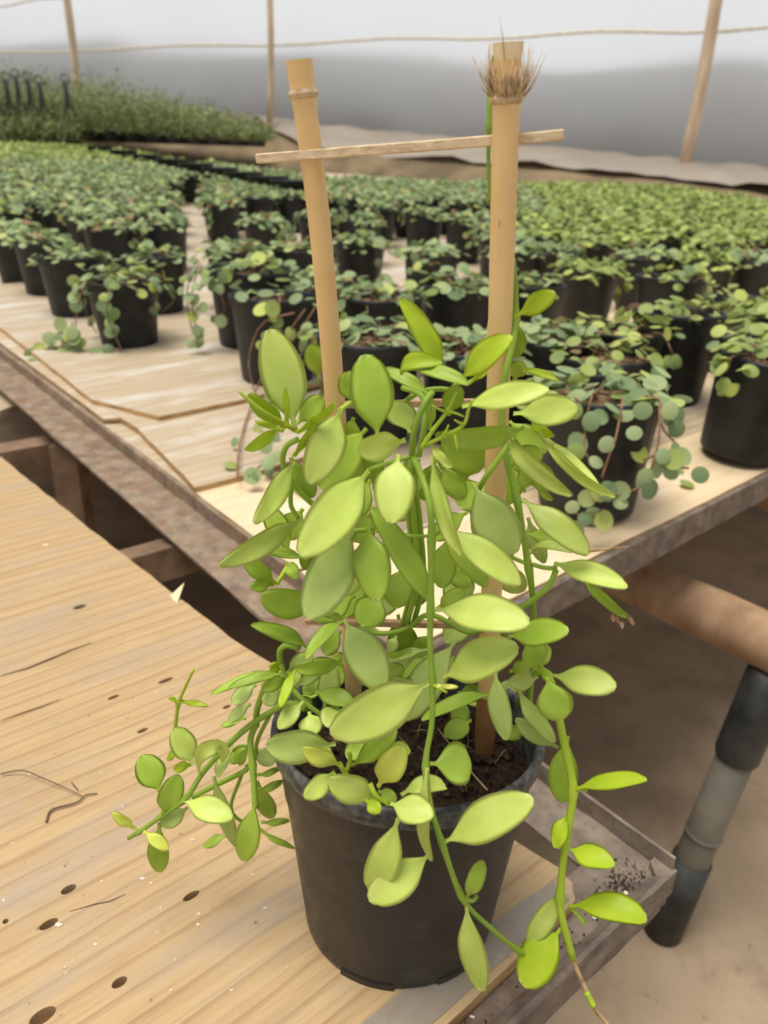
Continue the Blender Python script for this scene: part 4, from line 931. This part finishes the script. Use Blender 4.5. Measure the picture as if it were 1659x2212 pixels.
# compact table: base x,y,d  tip x,y,d  width material roll shape bend blunt
TAB = '''
638 926 -2 584 710 -1 89 L 8 1 .04 0
690 816 5 672 743 5 44 M 15 1 .05 .3
641 915 2 697 858 3 46 M 10 1 .05 .3
617 924 -2 537 850 -3 36 B -20 1 .05 .2
620 919 -3 616 836 -3 13 B 10 1 .03 0
612 930 -3 550 910 -4 13 B 10 1 .03 0
597 926 -2.5 527 970 -4 25 B -35 .9 .08 0
640 933 -3 724 869 -3 18 B 45 1 .06 0
633 984 -3.5 680 897 -3 19 B 50 1 .08 0
736 884 -2 668 1046 -4 76 L -8 .95 .06 0
764 874 1 752 801 1 54 M 12 1.1 .05 .5
817 948 -3 790 765 -2 87 M 6 1.05 .05 .25
886 935 -2 848 868 -1 58 L 25 1.1 .03 0
874 950 -3.5 772 968 -4.5 56 L -25 1.05 .10 .6
792 925 0 690 1052 0 86 M 10 1 .04 0
957 806 -1 862 646 -1 46 B 35 .85 .05 0
1000 818 -2 1108 727 -3 54 B -25 .95 .12 0
868 806 -2.5 956 785 -4 34 B -30 1 .30 .2
872 800 -3 1012 833 -5 28 M -40 1 .12 .5
931 856 -2 824 799 -1 28 M 30 1 .10 .2
1113 684 -.5 1200 634 -2 42 B -15 1.35 .03 .55
1113 690 .5 1114 771 .5 46 M 12 1 .06 .2
1112 822 1 1123 778 .5 34 M 10 1 .05 .5
1132 802 0 1207 824 -1.5 16 B -30 .9 .12 0
1012 828 0 1062 790 1 14 B 10 1 .12 0
1000 879 -4 1187 842 -5 52 L -20 1.0 .08 .1
1110 894 -1 1248 884 -2 64 L -12 1.1 .05 .45
1130 922 -1.5 938 938 -4 46 M -30 1.0 .12 0
1150 905 .5 1198 942 -1 22 B 25 1 .2 .2
928 928 -2 931 856 -2 20 M 20 1 .03 0
970 896 -1 983 828 -2 42 M 20 1.2 .04 .3
944 935 1 1044 1012 1.5 84 M 0 1 .03 .2
960 930 2 1000 1040 2 66 M 10 1 .03 .2
933 962 -4 978 1009 -5 20 L 35 1 .06 0
632 998 -1 549 1132 -4 44 L -18 .95 .10 0
627 988 0 676 1074 0 48 M 15 1 .05 0
797 1016 -2.5 648 1201 -6 95 L -6 1.0 .05 .08
861 983 -4 846 1131 -6 83 L 5 .95 .06 .1
800 1036 -.5 756 1122 -1 56 M 15 1 .04 .1
648 1122 -1 473 1222 -5 47 L -18 1.0 .08 0
627 1197 0 574 1090 1 46 M 15 1 .05 .3
660 1208 -.5 548 1183 -2 22 M 25 1 .06 0
594 1260 -1 521 1197 -2 36 M -10 1 .08 0
590 1261 -1 540 1265 -2 26 M -15 1.05 .08 .2
619 1216 0 646 1248 -1 28 M 20 .95 .05 0
762 1145 -2.5 664 1338 -6 93 G -5 1.02 .05 .1
690 1318 -1 564 1285 -3 62 M -18 1.05 .05 .35
777 1206 -1.5 724 1286 -2.5 62 L -14 1.1 .04 .2
796 1137 -3 815 1299 -5 74 M 6 .98 .07 .05
932 1316 -5 799 1096 -4.5 52 M 30 .9 .05 0
872 1224 -.5 852 1312 -1 62 M 10 1 .04 .1
826 1288 0 778 1350 -1 68 M 10 1 .03 .2
767 1286 .5 680 1338 0 50 M 5 1 .03 .1
741 1337 -1 688 1325 -2 14 M 10 1 .15 0
742 1343 -2 662 1424 -4 28 M 35 .95 .14 0
743 1338 -3 829 1490 -5 80 G -5 .98 .06 .1
664 1398 -1 541 1350 -3 32 M 25 .95 .10 .1
736 1362 2 700 1412 2 40 M 10 1 .04 .2
1022 1044 -2 1108 1199 -3 92 G 4 1.0 .04 .35
936 986 -3.5 998 1199 -5.5 36 L 40 1.0 .08 .1
956 1004 -2 1002 1080 -2.5 46 M 12 1 .05 0
960 1137 -3.5 1124 1264 -5 62 L -14 1.05 .08 .2
951 1148 -2.5 1053 1268 -4 44 M -18 1 .06 .1
966 1160 -1 953 1270 -1.5 54 M 8 1 .04 .1
975 1226 0 1014 1268 -1 42 M 8 1 .04 .1
1000 1170 1 1010 1262 0 50 M 8 1 .04 .1
1128 1080 -2 1273 1198 -4 56 L -16 1.0 .08 .05
1135 1153 0 1222 1166 -1 30 M -20 1 .06 .1
1198 1219 -2.5 1356 1270 -5 46 L -24 .95 .09 0
1147 1194 -1 1236 1194 -2.5 18 L -40 1 .25 0
1258 1244 -2.5 1361 1334 -4.5 22 M 35 .95 .08 .1
942 1318 -4.5 1144 1348 -7 76 L -22 1.05 .10 .45
1100 1376 -3 1229 1363 -5 56 M -20 1.05 .06 .2
958 1464 -4.5 1120 1398 -6.5 78 L -18 1.1 .08 .3
945 1315 -2 1003 1274 -2 36 M 10 1 .05 .2
1132 1062 0 1135 1010 0 32 M 10 1 .10 .6
1104 1012 1 1172 980 -.5 56 M -20 1.1 .05 .1
1138 985 1.5 1190 1056 1 50 M 15 1.1 .05 .3
1147 1016 0 1193 1081 -1 18 M 40 1 .06 .1
1140 1118 1.5 1176 1216 1 34 G 15 1 .05 0
1093 932 -1.5 1237 1070 -5 36 L 30 1.0 .14 .1
1166 936 -1 1329 1074 -4.5 23 L 45 .95 .08 0
1178 948 -.5 1300 1074 -3.5 24 L -40 1.05 .06 0
929 1473 -6 713 1586 -8.2 96 L -16 1.05 .06 .12
984 1384 -1.5 872 1554 -3 72 G 12 1.05 .05 .1
724 1606 -6.2 574 1608 -7.0 66 G -28 1.05 .07 .30
733 1650 -7 654 1616 -7.6 38 Y -20 1.05 .08 .05
655 1516 -3.5 601 1574 -4.6 36 L 12 1.05 .06 .1
668 1538 -3.5 676 1590 -4.5 48 L 8 1 .06 .2
682 1495 -3 766 1522 -4 38 M -25 1 .07 0
730 1520 -3.5 708 1572 -5 50 L 10 1.1 .06 .35
759 1654 -6.2 855 1573 -5.5 42 M 28 1.05 .06 .15
832 1620 -3.5 886 1626 -4.4 38 M -20 1 .06 .1
817 1699 -7 871 1610 -7 56 Y 8 .98 .06 .05
722 1668 -7.2 657 1724 -8.3 42 L -14 1.0 .06 .15
816 1722 -7.8 709 1683 -8.0 58 L -22 1.02 .06 .08
790 1728 -8 823 1753 -8.6 30 B 10 1.1 .06 .3
818 1709 -7 858 1726 -7.5 28 M 15 1 .06 .1
868 1718 -7.2 964 1702 -6.8 36 L -32 1 .24 .1
844 1737 -8 936 1764 -9 60 L -16 1.0 .06 .12
929 1650 -6 1018 1652 -5.5 84 M -12 1.5 .05 .55
1017 1556 -1 962 1592 -2.5 42 M 12 1.15 .05 .3
1069 1500 -2.5 911 1557 -3.6 28 M 30 1.1 .14 0
1008 1512 1.5 985 1564 .5 40 M 10 1.1 .04 .5
1069 1450 -3.2 1094 1599 -5 44 G 12 .98 .08 0
1090 1570 .5 1125 1592 0 36 M 10 1.1 .05 .4
1160 1460 -1.5 1098 1468 -2.5 38 G -30 1.05 .10 .2
1116 1486 -2 1199 1602 -3.5 34 G 18 1.0 .10 .05
1206 1614 -2.5 1113 1552 -2.2 38 G -18 1.0 .06 0
1190 1459 -3.5 1332 1484 -5 60 L -14 1.12 .06 .25
1181 1462 -5.2 1210 1556 -5.8 72 M 0 1.0 .05 .55
1166 1445 -3 1140 1384 -3.5 54 M 20 1.2 .05 .4
1168 1442 -2.5 1180 1392 -2.5 24 L 30 1.1 .05 .3
1226 1590 -3.6 1212 1733 -4.2 58 M 5 1.05 .05 .1
1243 1706 -5.5 1399 1686 -7 34 B -38 1.05 .06 .15
1226 1760 -5.5 1201 1832 -6.4 34 B 25 1 .08 .1
1232 1836 -6 1328 1870 -7.4 48 B -25 .8 .05 0
1230 1960 -6.4 1398 1988 -8 54 B -30 1.3 .14 .5
1212 2004 -6.6 1129 2128 -8 78 B 15 1.0 .06 .15
1130 2046 -6.8 1208 1934 -6 42 L 25 1.05 .05 0
957 1822 -7.8 1153 1726 -8.6 80 L -14 1.12 .06 .25
1006 1942 -8 1042 1857 -8 34 M 14 1.5 .10 .6
1006 1950 -8 1041 2139 -9.2 54 L 20 1.05 .05 0
861 1765 -8 803 1928 -8.4 66 L -8 1.0 .06 .15
931 1843 -8 797 1946 -8.8 72 L -10 1.02 .06 .25
925 1660 -7.6 932 1860 -8.2 26 L 50 1.0 .06 .1
400 1036 0 400 1036 0 0 x 0 1 0 0
346 1711 -1 306 1632 0 57 M 10 1.02 .05 .12
350 1760 -1.5 384 1672 -1 48 M 12 1.0 .05 .15
417 1651 -1 376 1572 -.5 50 L 10 1.02 .05 .15
413 1650 -.5 374 1660 -1 20 B -25 1 .05 .3
386 1616 .5 362 1642 .5 15 B 15 1 .05 0
503 1608 0 471 1678 -1 24 G 35 1.0 .06 0
398 1730 -1.5 503 1768 -2.5 52 L -14 1.02 .05 .08
406 1744 -1 346 1784 -1.4 34 G -12 1.0 .05 .1
292 1790 -1.6 242 1755 -2 20 Y -12 1.0 .05 .2
310 1796 -1.8 364 1836 -2.2 27 Y -12 1.0 .05 .1
344 1778 -1.4 344 1883 -1.8 42 M 12 1.05 .06 .1
552 1735 -2.5 526 1860 -3 50 M 8 1.0 .05 .1
461 1677 -.5 510 1827 -1.2 32 G 18 .85 .05 0
488 1804 1 441 1830 .5 20 M 20 .95 .05 0
555 1688 0 588 1767 0 36 M 12 1.1 .05 .2
555 1674 -.5 607 1658 0 13 M 20 1 .18 0
558 1705 -.5 610 1686 0 16 M 25 1 .18 0
564 1776 1 625 1772 1.5 14 M 20 1 .08 0
560 1791 1 637 1832 1 12 M 20 1 .10 0
552 1616 0 592 1650 -.5 34 G 10 1.05 .05 .4
537 1611 .5 497 1648 0 28 M 15 1 .05 .1
538 1612 0 517 1652 0 17 M 15 1 .05 .2
600 1449 0 456 1501 -1.5 19 M 25 1 .12 0
620 1456 -.6 494 1487 -2 20 M 28 1 .12 0
552 1478 -1 502 1520 -1.8 33 G 14 1.05 .05 .35
541 1520 -.5 495 1558 -1.2 24 G 14 1.1 .05 .3
531 1550 0 478 1570 -.6 15 M 20 1.15 .06 .4
622 1463 -2 564 1484 -3 28 M -25 1.05 .10 .5
608 1493 -2 567 1516 -2.8 34 G -12 1.05 .05 .5
640 1444 -2.5 606 1528 -4.4 22 B 25 1.15 .06 .5
634 1481 -2 702 1444 -1.5 24 G 25 1 .06 0
612 1446 0 584 1436 -.5 26 B -10 1.1 .05 .5
620 1455 1 674 1412 1.5 40 G 15 1 .05 .3
738 1424 -2 634 1440 -3 28 M -35 1.0 .16 0
700 1532 -2 716 1437 -1.5 44 G 10 1.1 .05 .35
725 1494 -1 734 1438 0 28 M 10 1 .05 .3
926 1404 -1 832 1432 -1 20 G 35 1 .08 0
924 1418 -1.5 871 1468 -2 20 M 35 1 .08 0
834 1440 0 872 1462 -.5 40 M 10 1 .05 .2
833 1464 -1.5 892 1470 -2.4 20 G 35 1 .12 0
831 1406 0 888 1402 -1 18 M 35 1 .30 0
856 1374 1.5 842 1410 1 26 G 15 1 .05 .1
930 1370 1 900 1420 1 44 M 10 1 .05 .2
980 1420 0 940 1470 -1 44 M 15 1 .06 .1
1010 1400 1 1000 1470 .5 40 M 15 1 .06 .1
690 1470 -1 655 1500 -2 30 M 15 1 .05 .2
660 1440 1 600 1500 0 34 M 15 1 .05 .2
790 1600 -4 750 1640 -5 40 M 15 1 .05 .2
700 1600 -4 690 1650 -5 44 M 15 1 .05 .2
'''
for ln in TAB.strip().splitlines():
    a = ln.split()
    if a[7] == 'x': continue
    bx, by, bd, tx, ty, td, w_ = [float(v) for v in a[:7]]; ro, sh, be, bl = [float(v) for v in a[8:12]]
    leaf([(bx, by, bd), (tx, ty, td)], w_, a[7], ro, .14 if abs(ro) < 30 else .3, sh, be, blunt=bl, stalk=.08)
# the curled leaf with a hole on the left runner
leaf([(432, 1682, -1), (428, 1645, -1.6), (447, 1618, -1.9), (482, 1612, -1.6), (478, 1645, -1.2)], 34, 'L', 0, .2, 1, 0, blunt=.4)
# inner leaves filling the vine round the trellis
rng = random.Random(21)
for i in range(34):
    x = rng.uniform(650, 1130); y = rng.uniform(900, 1330); d = rng.uniform(2.2, 5.5)
    a = rng.uniform(.6, 2.5); L = rng.uniform(70, 120)
    leaf([(x, y, d), (x+L*math.cos(a), y+L*math.sin(a)*.9, d+rng.uniform(-.8, .8))], rng.uniform(45, 70), rng.choice('MMMG'), rng.uniform(-25, 25), .15, 1, .05, blunt=.15)
for i in range(26):
    x = rng.uniform(620, 1120); y = rng.uniform(1400, 1510); d = rng.uniform(0, 4.5)
    a = rng.uniform(-.4, 3.5); L = rng.uniform(45, 85)
    if abs(x+L*.5*math.cos(a)-768) < 40 or abs(x-768) < 30: d = max(d, 5.2)
    leaf([(x, y, d), (x+L*math.cos(a), y+L*math.sin(a)*.6, d+rng.uniform(-.8, .8))], rng.uniform(26, 44), rng.choice('MMMG'), rng.uniform(-35, 35), .15, 1, .08, blunt=.15)

# stems -----------------------------------------------------------
def stem(pts, wpx, mat=STEM, nodes=(), name='stem', n=28, taper=1.0):
    Q = [P3(*p) for p in pts]; P = spline(Q, n); r = wpx/2/F*axd(Q[0])
    rad = [r*(1+(taper-1)*i/(n-1)) for i in range(n)]
    for k in nodes:
        q = Q[k]; j = min(range(n), key=lambda i: (P[i]-q).length)
        for dj, f in ((-1, 1.12), (0, 1.45), (1, 1.12)):
            if 0 <= j+dj < n: rad[j+dj] *= f
    mb = MB(); mb.tube(P, rad, 9); return kid(mb, name, mat)
stem([(892, 985, -2.5), (915, 1040, -4.2), (929, 1096, -5), (932, 1158, -5.2), (930, 1314, -5.4), (929, 1395, -5.6), (934, 1472, -6), (933, 1560, -6.4), (919, 1650, -7), (930, 1740, -8), (955, 1822, -8), (1000, 1942, -8), (1060, 2005, -7.8), (1118, 2052, -7.2), (1152, 2067, -7)], 14, nodes=(3, 4, 6, 8, 10, 11, 13), n=60, taper=.9)
stem([(1107, 560, 0), (1112, 620, .2), (1114, 690, 0), (1108, 740, -.6), (1092, 812, -1), (1084, 900, -1), (1093, 984, -1.5), (1117, 1080, -2), (1141, 1219, -2.4), (1153, 1322, -2), (1150, 1440, -1), (1140, 1560, 0)], 15, nodes=(2, 7, 8), n=50)
stem([(1058, 184, 1.5), (1056, 272, 1.2), (1055, 345, 1.4), (1058, 440, 1.5)], 13, nodes=(1,), n=24, taper=.55)
stem([(1057, 184, 1.6), (1066, 120, 1.0)], 8, n=6)
stem([(1110, 944, -1.8), (1075, 995, -2), (1038, 1050, -1.5), (1020, 1110, 1)], 13, n=18)
stem([(1202, 1230, -2.5), (1180, 1272, -2.8), (1117, 1318, -2.2), (1020, 1366, 0), (930, 1328, .2), (874, 1360, .4), (820, 1368, 1.2), (770, 1350, 3)], 13, n=44)
stem([(1150, 1219, -2.5), (1175, 1226, -2.6), (1202, 1228, -2.5)], 10, n=8)
stem([(1111, 1084, -2), (1128, 1082, -2)], 9, n=5)
stem([(645, 948, -1.5), (618, 965, -1.5), (611, 1000, -1.2), (628, 1040, -.8), (660, 1075, -.3), (700, 1110, 1)], 13, n=30)
stem([(640, 930, -2), (570, 890, -3), (535, 862, -3.2), (516, 845, -3.2)], 12, STEMB, n=14, taper=.5)
stem([(645, 1120, 0), (628, 1090, 0), (632, 1050, 0), (650, 1060, .5)], 10, n=14)
stem([(597, 1262, -1), (606, 1248, -.8), (622, 1222, 0)], 10, STEMB, n=8)
for (x, y, d) in ((890, 985, -2), (880, 990, -1.6), (902, 992, -1.5)):
    stem([(x, y, d), (x-6, y+50, d), (x+4, y+130, d+.6), (x+12, y+260, d+1.6), (x-10, y+360, d+2.4)], 14, n=22)
stem([(890, 985, -2.5), (895, 930, -2.8), (918, 870, -2.5), (934, 848, -2)], 14, n=16)
stem([(905, 985, -2), (915, 930, -2.2), (922, 880, -1.8), (905, 850, -1), (870, 838, 0)], 13, n=18)
stem([(860, 880, 0), (900, 850, 0), (950, 840, 0), (1000, 850, .4)], 12, n=14)
stem([(800, 1014, -2.5), (840, 1000, -2.6), (890, 985, -2.5)], 11, n=10)
stem([(760, 1148, -2), (800, 1142, -1), (850, 1118, 0), (900, 1100, .5)], 12, n=14)
stem([(756, 870, -1), (742, 880, -1.6), (733, 888, -2)], 11, STEMB, n=6)
stem([(928, 1158, -5), (890, 1158, -4), (860, 1150, -3)], 8, n=8)
stem([(932, 1158, -5), (950, 1150, -4.4), (962, 1138, -3.6)], 8, n=8)
stem([(1141, 1219, -2.4), (1110, 1206, -2.6), (1104, 1200, -2.8)], 9, n=6)
# young flower-like shoots, with nubs
def shoot(pts, w_, nubs):
    stem(pts, w_, STEMB, n=18, taper=.6, name='young_shoot')
    for (x, y, d, dx, dy) in nubs: stem([(x, y, d), (x+dx*.6, y+dy*.5, d-.2), (x+dx, y+dy, d-.3)], 7, STEMB, n=6, taper=.5, name='young_shoot')
shoot([(911, 968, -4), (935, 930, -4.2), (965, 890, -4.4), (985, 848, -4.5)], 11, [(964, 890, -4.4, -30, -14), (968, 888, -4.4, 34, 12), (945, 915, -4.3, -14, 18)])
shoot([(915, 963, -4), (969, 938, -4.5), (1002, 917, -4.7), (1012, 885, -4.7), (1021, 864, -4.7)], 10, [(980, 930, -4.5, 8, 45), (955, 944, -4.4, 14, -26), (1002, 917, -4.7, -20, -10)])
stem([(929, 1476, -6), (952, 1488, -6.4), (966, 1496, -6.5)], 7, STEMB, n=6, name='young_shoot')
leaf([(945, 1482, -6.3), (990, 1484, -6.6)], 11, 'Y', 0, .1, 1.2, .05, blunt=.3)
shoot([(799, 1693, -8), (812, 1718, -8.2), (838, 1738, -8)], 13, [])
stem([(733, 1650, -7), (742, 1664, -6.8), (760, 1690, -6)], 11, STEMB, n=7); stem([(752, 1620, -6.5), (757, 1640, -6.4), (748, 1668, -6.4)], 10, STEMB, n=7)
# right hanging runner
stem([(1144, 1430, -1), (1166, 1446, -3), (1181, 1458, -3.8), (1200, 1500, -4.6), (1209, 1556, -4.8), (1223, 1628, -5), (1238, 1704, -5.4), (1229, 1780, -5.8), (1218, 1848, -6), (1210, 1940, -6.3), (1215, 1985, -6.6), (1237, 2070, -7)], 16, STEMB, nodes=(2, 6, 9), n=50)
stem([(1237, 2072, -7), (1252, 2108, -7.3), (1273, 2154, -7.8), (1290, 2186, -8.2), (1316, 2216, -8.6)], 11, M_ROOT, n=16, taper=.8, name='dry_runner_tip')
stem([(1267, 2143, -7.75), (1274, 2157, -7.85), (1283, 2174, -8.05)], 13, STEMB, n=8, name='green_runner_joint')
stem([(1230, 1958, -6.3), (1248, 1975, -6.5), (1262, 1996, -6.8)], 10, STEMB, n=7)
stem([(1240, 1705, -5.4), (1252, 1702, -5.5), (1268, 1709, -5.7)], 8, STEMB, n=7)
stem([(1003, 1940, -8), (1020, 1946, -8), (1030, 1936, -8)], 10, STEM, n=7)
# left runners
stem([(660, 1530, -3), (640, 1522, -2.5), (612, 1524, -1.5), (546, 1563, -1), (491, 1611, -1), (437, 1671, -1), (401, 1726, -1.4), (350, 1762, -1.4), (304, 1795, -1.6), (277, 1811, -1.7)], 17, nodes=(6, 7, 8), n=50, taper=.6)
stem([(570, 1490, -.5), (556, 1530, -.6), (552, 1563, -.6), (541, 1600, -.8), (546, 1656, -1.5), (552, 1745, -2.4)], 14, nodes=(2, 4), n=30)
stem([(536, 1655, 0), (524, 1668, 0), (470, 1694, 0), (416, 1722, -.2)], 12, n=16)
stem([(540, 1612, 0), (516, 1612, 0), (504, 1622, 0)], 7, n=8)
stem([(524, 1668, 0), (500, 1752, .6), (560, 1795, 1)], 8, n=12)
stem([(378, 1580, -.3), (380, 1560, -.4), (386, 1518, -.5), (403, 1478, -.7), (418, 1447, -.8)], 9, STEMB, nodes=(2,), n=22, taper=.6, name='young_shoot')
leaf([(384, 1517, -.5), (364, 1505, -.6)], 9, 'B', 0, .1, 1.1, .05, blunt=.3); leaf([(390, 1515, -.5), (449, 1525, -.9)], 13, 'B', -10, .1, 1, .06)
stem([(585, 1540, -1), (556, 1600, -.5), (552, 1640, 0)], 9, n=10)
stem([(640, 1486, -1), (600, 1500, -1), (570, 1492, -.8)], 10, n=10)
stem([(700, 1548, -3), (660, 1518, -2.8), (620, 1470, -1.4), (606, 1428, -1.0)], 11, n=16)
stem([(606, 1432, -1), (604, 1408, -1.2), (618, 1394, -1.4), (648, 1400, -1.6)], 13, n=10)
stem([(1180, 1459, -3.8), (1166, 1454, -3), (1140, 1470, -1), (1120, 1520, 0)], 10, n=12)
# dried bits
def crumple(pts, w_, name):
    Q = spline([P3(*p) for p in pts], 14); mb = MB(); vs = []; wd = w_/F*axd(Q[0])
    for i, p in enumerate(Q):
        h = wd*(.35+.65*abs(math.sin(i*1.9))); vs += [p+Vector((0, .001*math.sin(i*2.3), h/2)), p+Vector((0, -.0012*math.sin(i*1.3), -h/2))]
    mb.add(vs, [(2*i, 2*i+2, 2*i+3, 2*i+1) for i in range(13)]); return kid(mb, name, M_DRY)
crumple([(1319, 1333, -4.6), (1332, 1338, -4.8), (1345, 1350, -4.6), (1358, 1336, -4.6), (1371, 1350, -4.8)], 16, 'dry_leaf_end')
stem([(1274, 1190, -4), (1300, 1187, -4.2), (1330, 1184, -4.3), (1359, 1181, -4.4)], 7, M_ROOT, n=10, taper=.4, name='dry_runner_tip')
print('LEAVES', LN[0])

# ------------------------------------------------------------------ small litter on the near board
def lit(pts, r, label, cat='twig'):
    P = spline([on(x, y, .001) + Vector((0, 0, z)) for (x, y, z) in pts], 18); mb = MB(); mb.tube(P, [r*(1-.5*i/17) for i in range(18)], 5)
    tag(mb.build('dry_twig', M_WOODD), label, cat)
lit([(2, 1674, .001), (50, 1673, .004), (95, 1690, .004), (150, 1710, .002), (178, 1722, .001)], .0006, 'thin curved dry rootlet lying on the plywood near the crack')
lit([(100, 1776, 0), (112, 1752, .001), (165, 1736, .001), (185, 1720, .001), (210, 1714, 0)], .0009, 'dark crooked twig lying on the plywood beside the rootlet')
lit([(168, 1706, 0), (155, 1694, .002), (160, 1700, .002)], .0005, 'tiny curl of fibre beside the dark crooked twig')
rng = random.Random(2)
for i, (x, y, s_) in enumerate(((308, 1899, .0022), (326, 1908, .0015), (430, 1975, .0015), (428, 1998, .0016), (572, 1963, .0018), (415, 1815, .0018), (125, 1998, .003), (206, 2041, .0018), (290, 1675, .002), (98, 1178, .004), (1286, 2004-20, .0032), (1352, 1930, .0024), (1020, 2197, .002), (620, 2090, .001), (500, 2140, .0012), (370, 2140, .0014), (140, 2090, .0014), (220, 1905, .0012), (470, 2060, .001))):
    p = on(x, y, .0 if x < 1200 else -.012); pts = []
    for k in range(7):
        a = k/7*6.28; pts.append((p.x+s_*rng.uniform(.5, 1.1)*math.cos(a), p.y+s_*rng.uniform(.3, .8)*math.sin(a)))
    mb = MB(); mb.prism(pts, p.z+.0001, p.z+.0006)
    tag(mb.build('paint_flake', M_CORD if i != 9 else M_CUT, None, False), 'small white flake lying on the work bench top', 'flake', 'white flakes on the work bench')

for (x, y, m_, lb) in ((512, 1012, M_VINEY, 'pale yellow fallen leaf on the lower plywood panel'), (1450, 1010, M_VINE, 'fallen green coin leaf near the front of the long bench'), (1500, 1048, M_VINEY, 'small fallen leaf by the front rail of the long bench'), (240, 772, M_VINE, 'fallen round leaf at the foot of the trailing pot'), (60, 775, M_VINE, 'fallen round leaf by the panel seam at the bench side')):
    p = on(x, y, .012 if x < 1000 else .004, SL); mb = MB(); vs, fs = disc(.0105, .011, .003, 12); M = frame(p, Vector((.2, -.15, 1)), x*.7)
    mb.add([M @ v for v in vs]+[M @ (v-Vector((0, 0, .0005))) for v in vs], fs+[tuple(reversed([i+13 for i in f_])) for f_ in fs]); tag(mb.build('fallen_leaf', m_), lb, 'leaf')
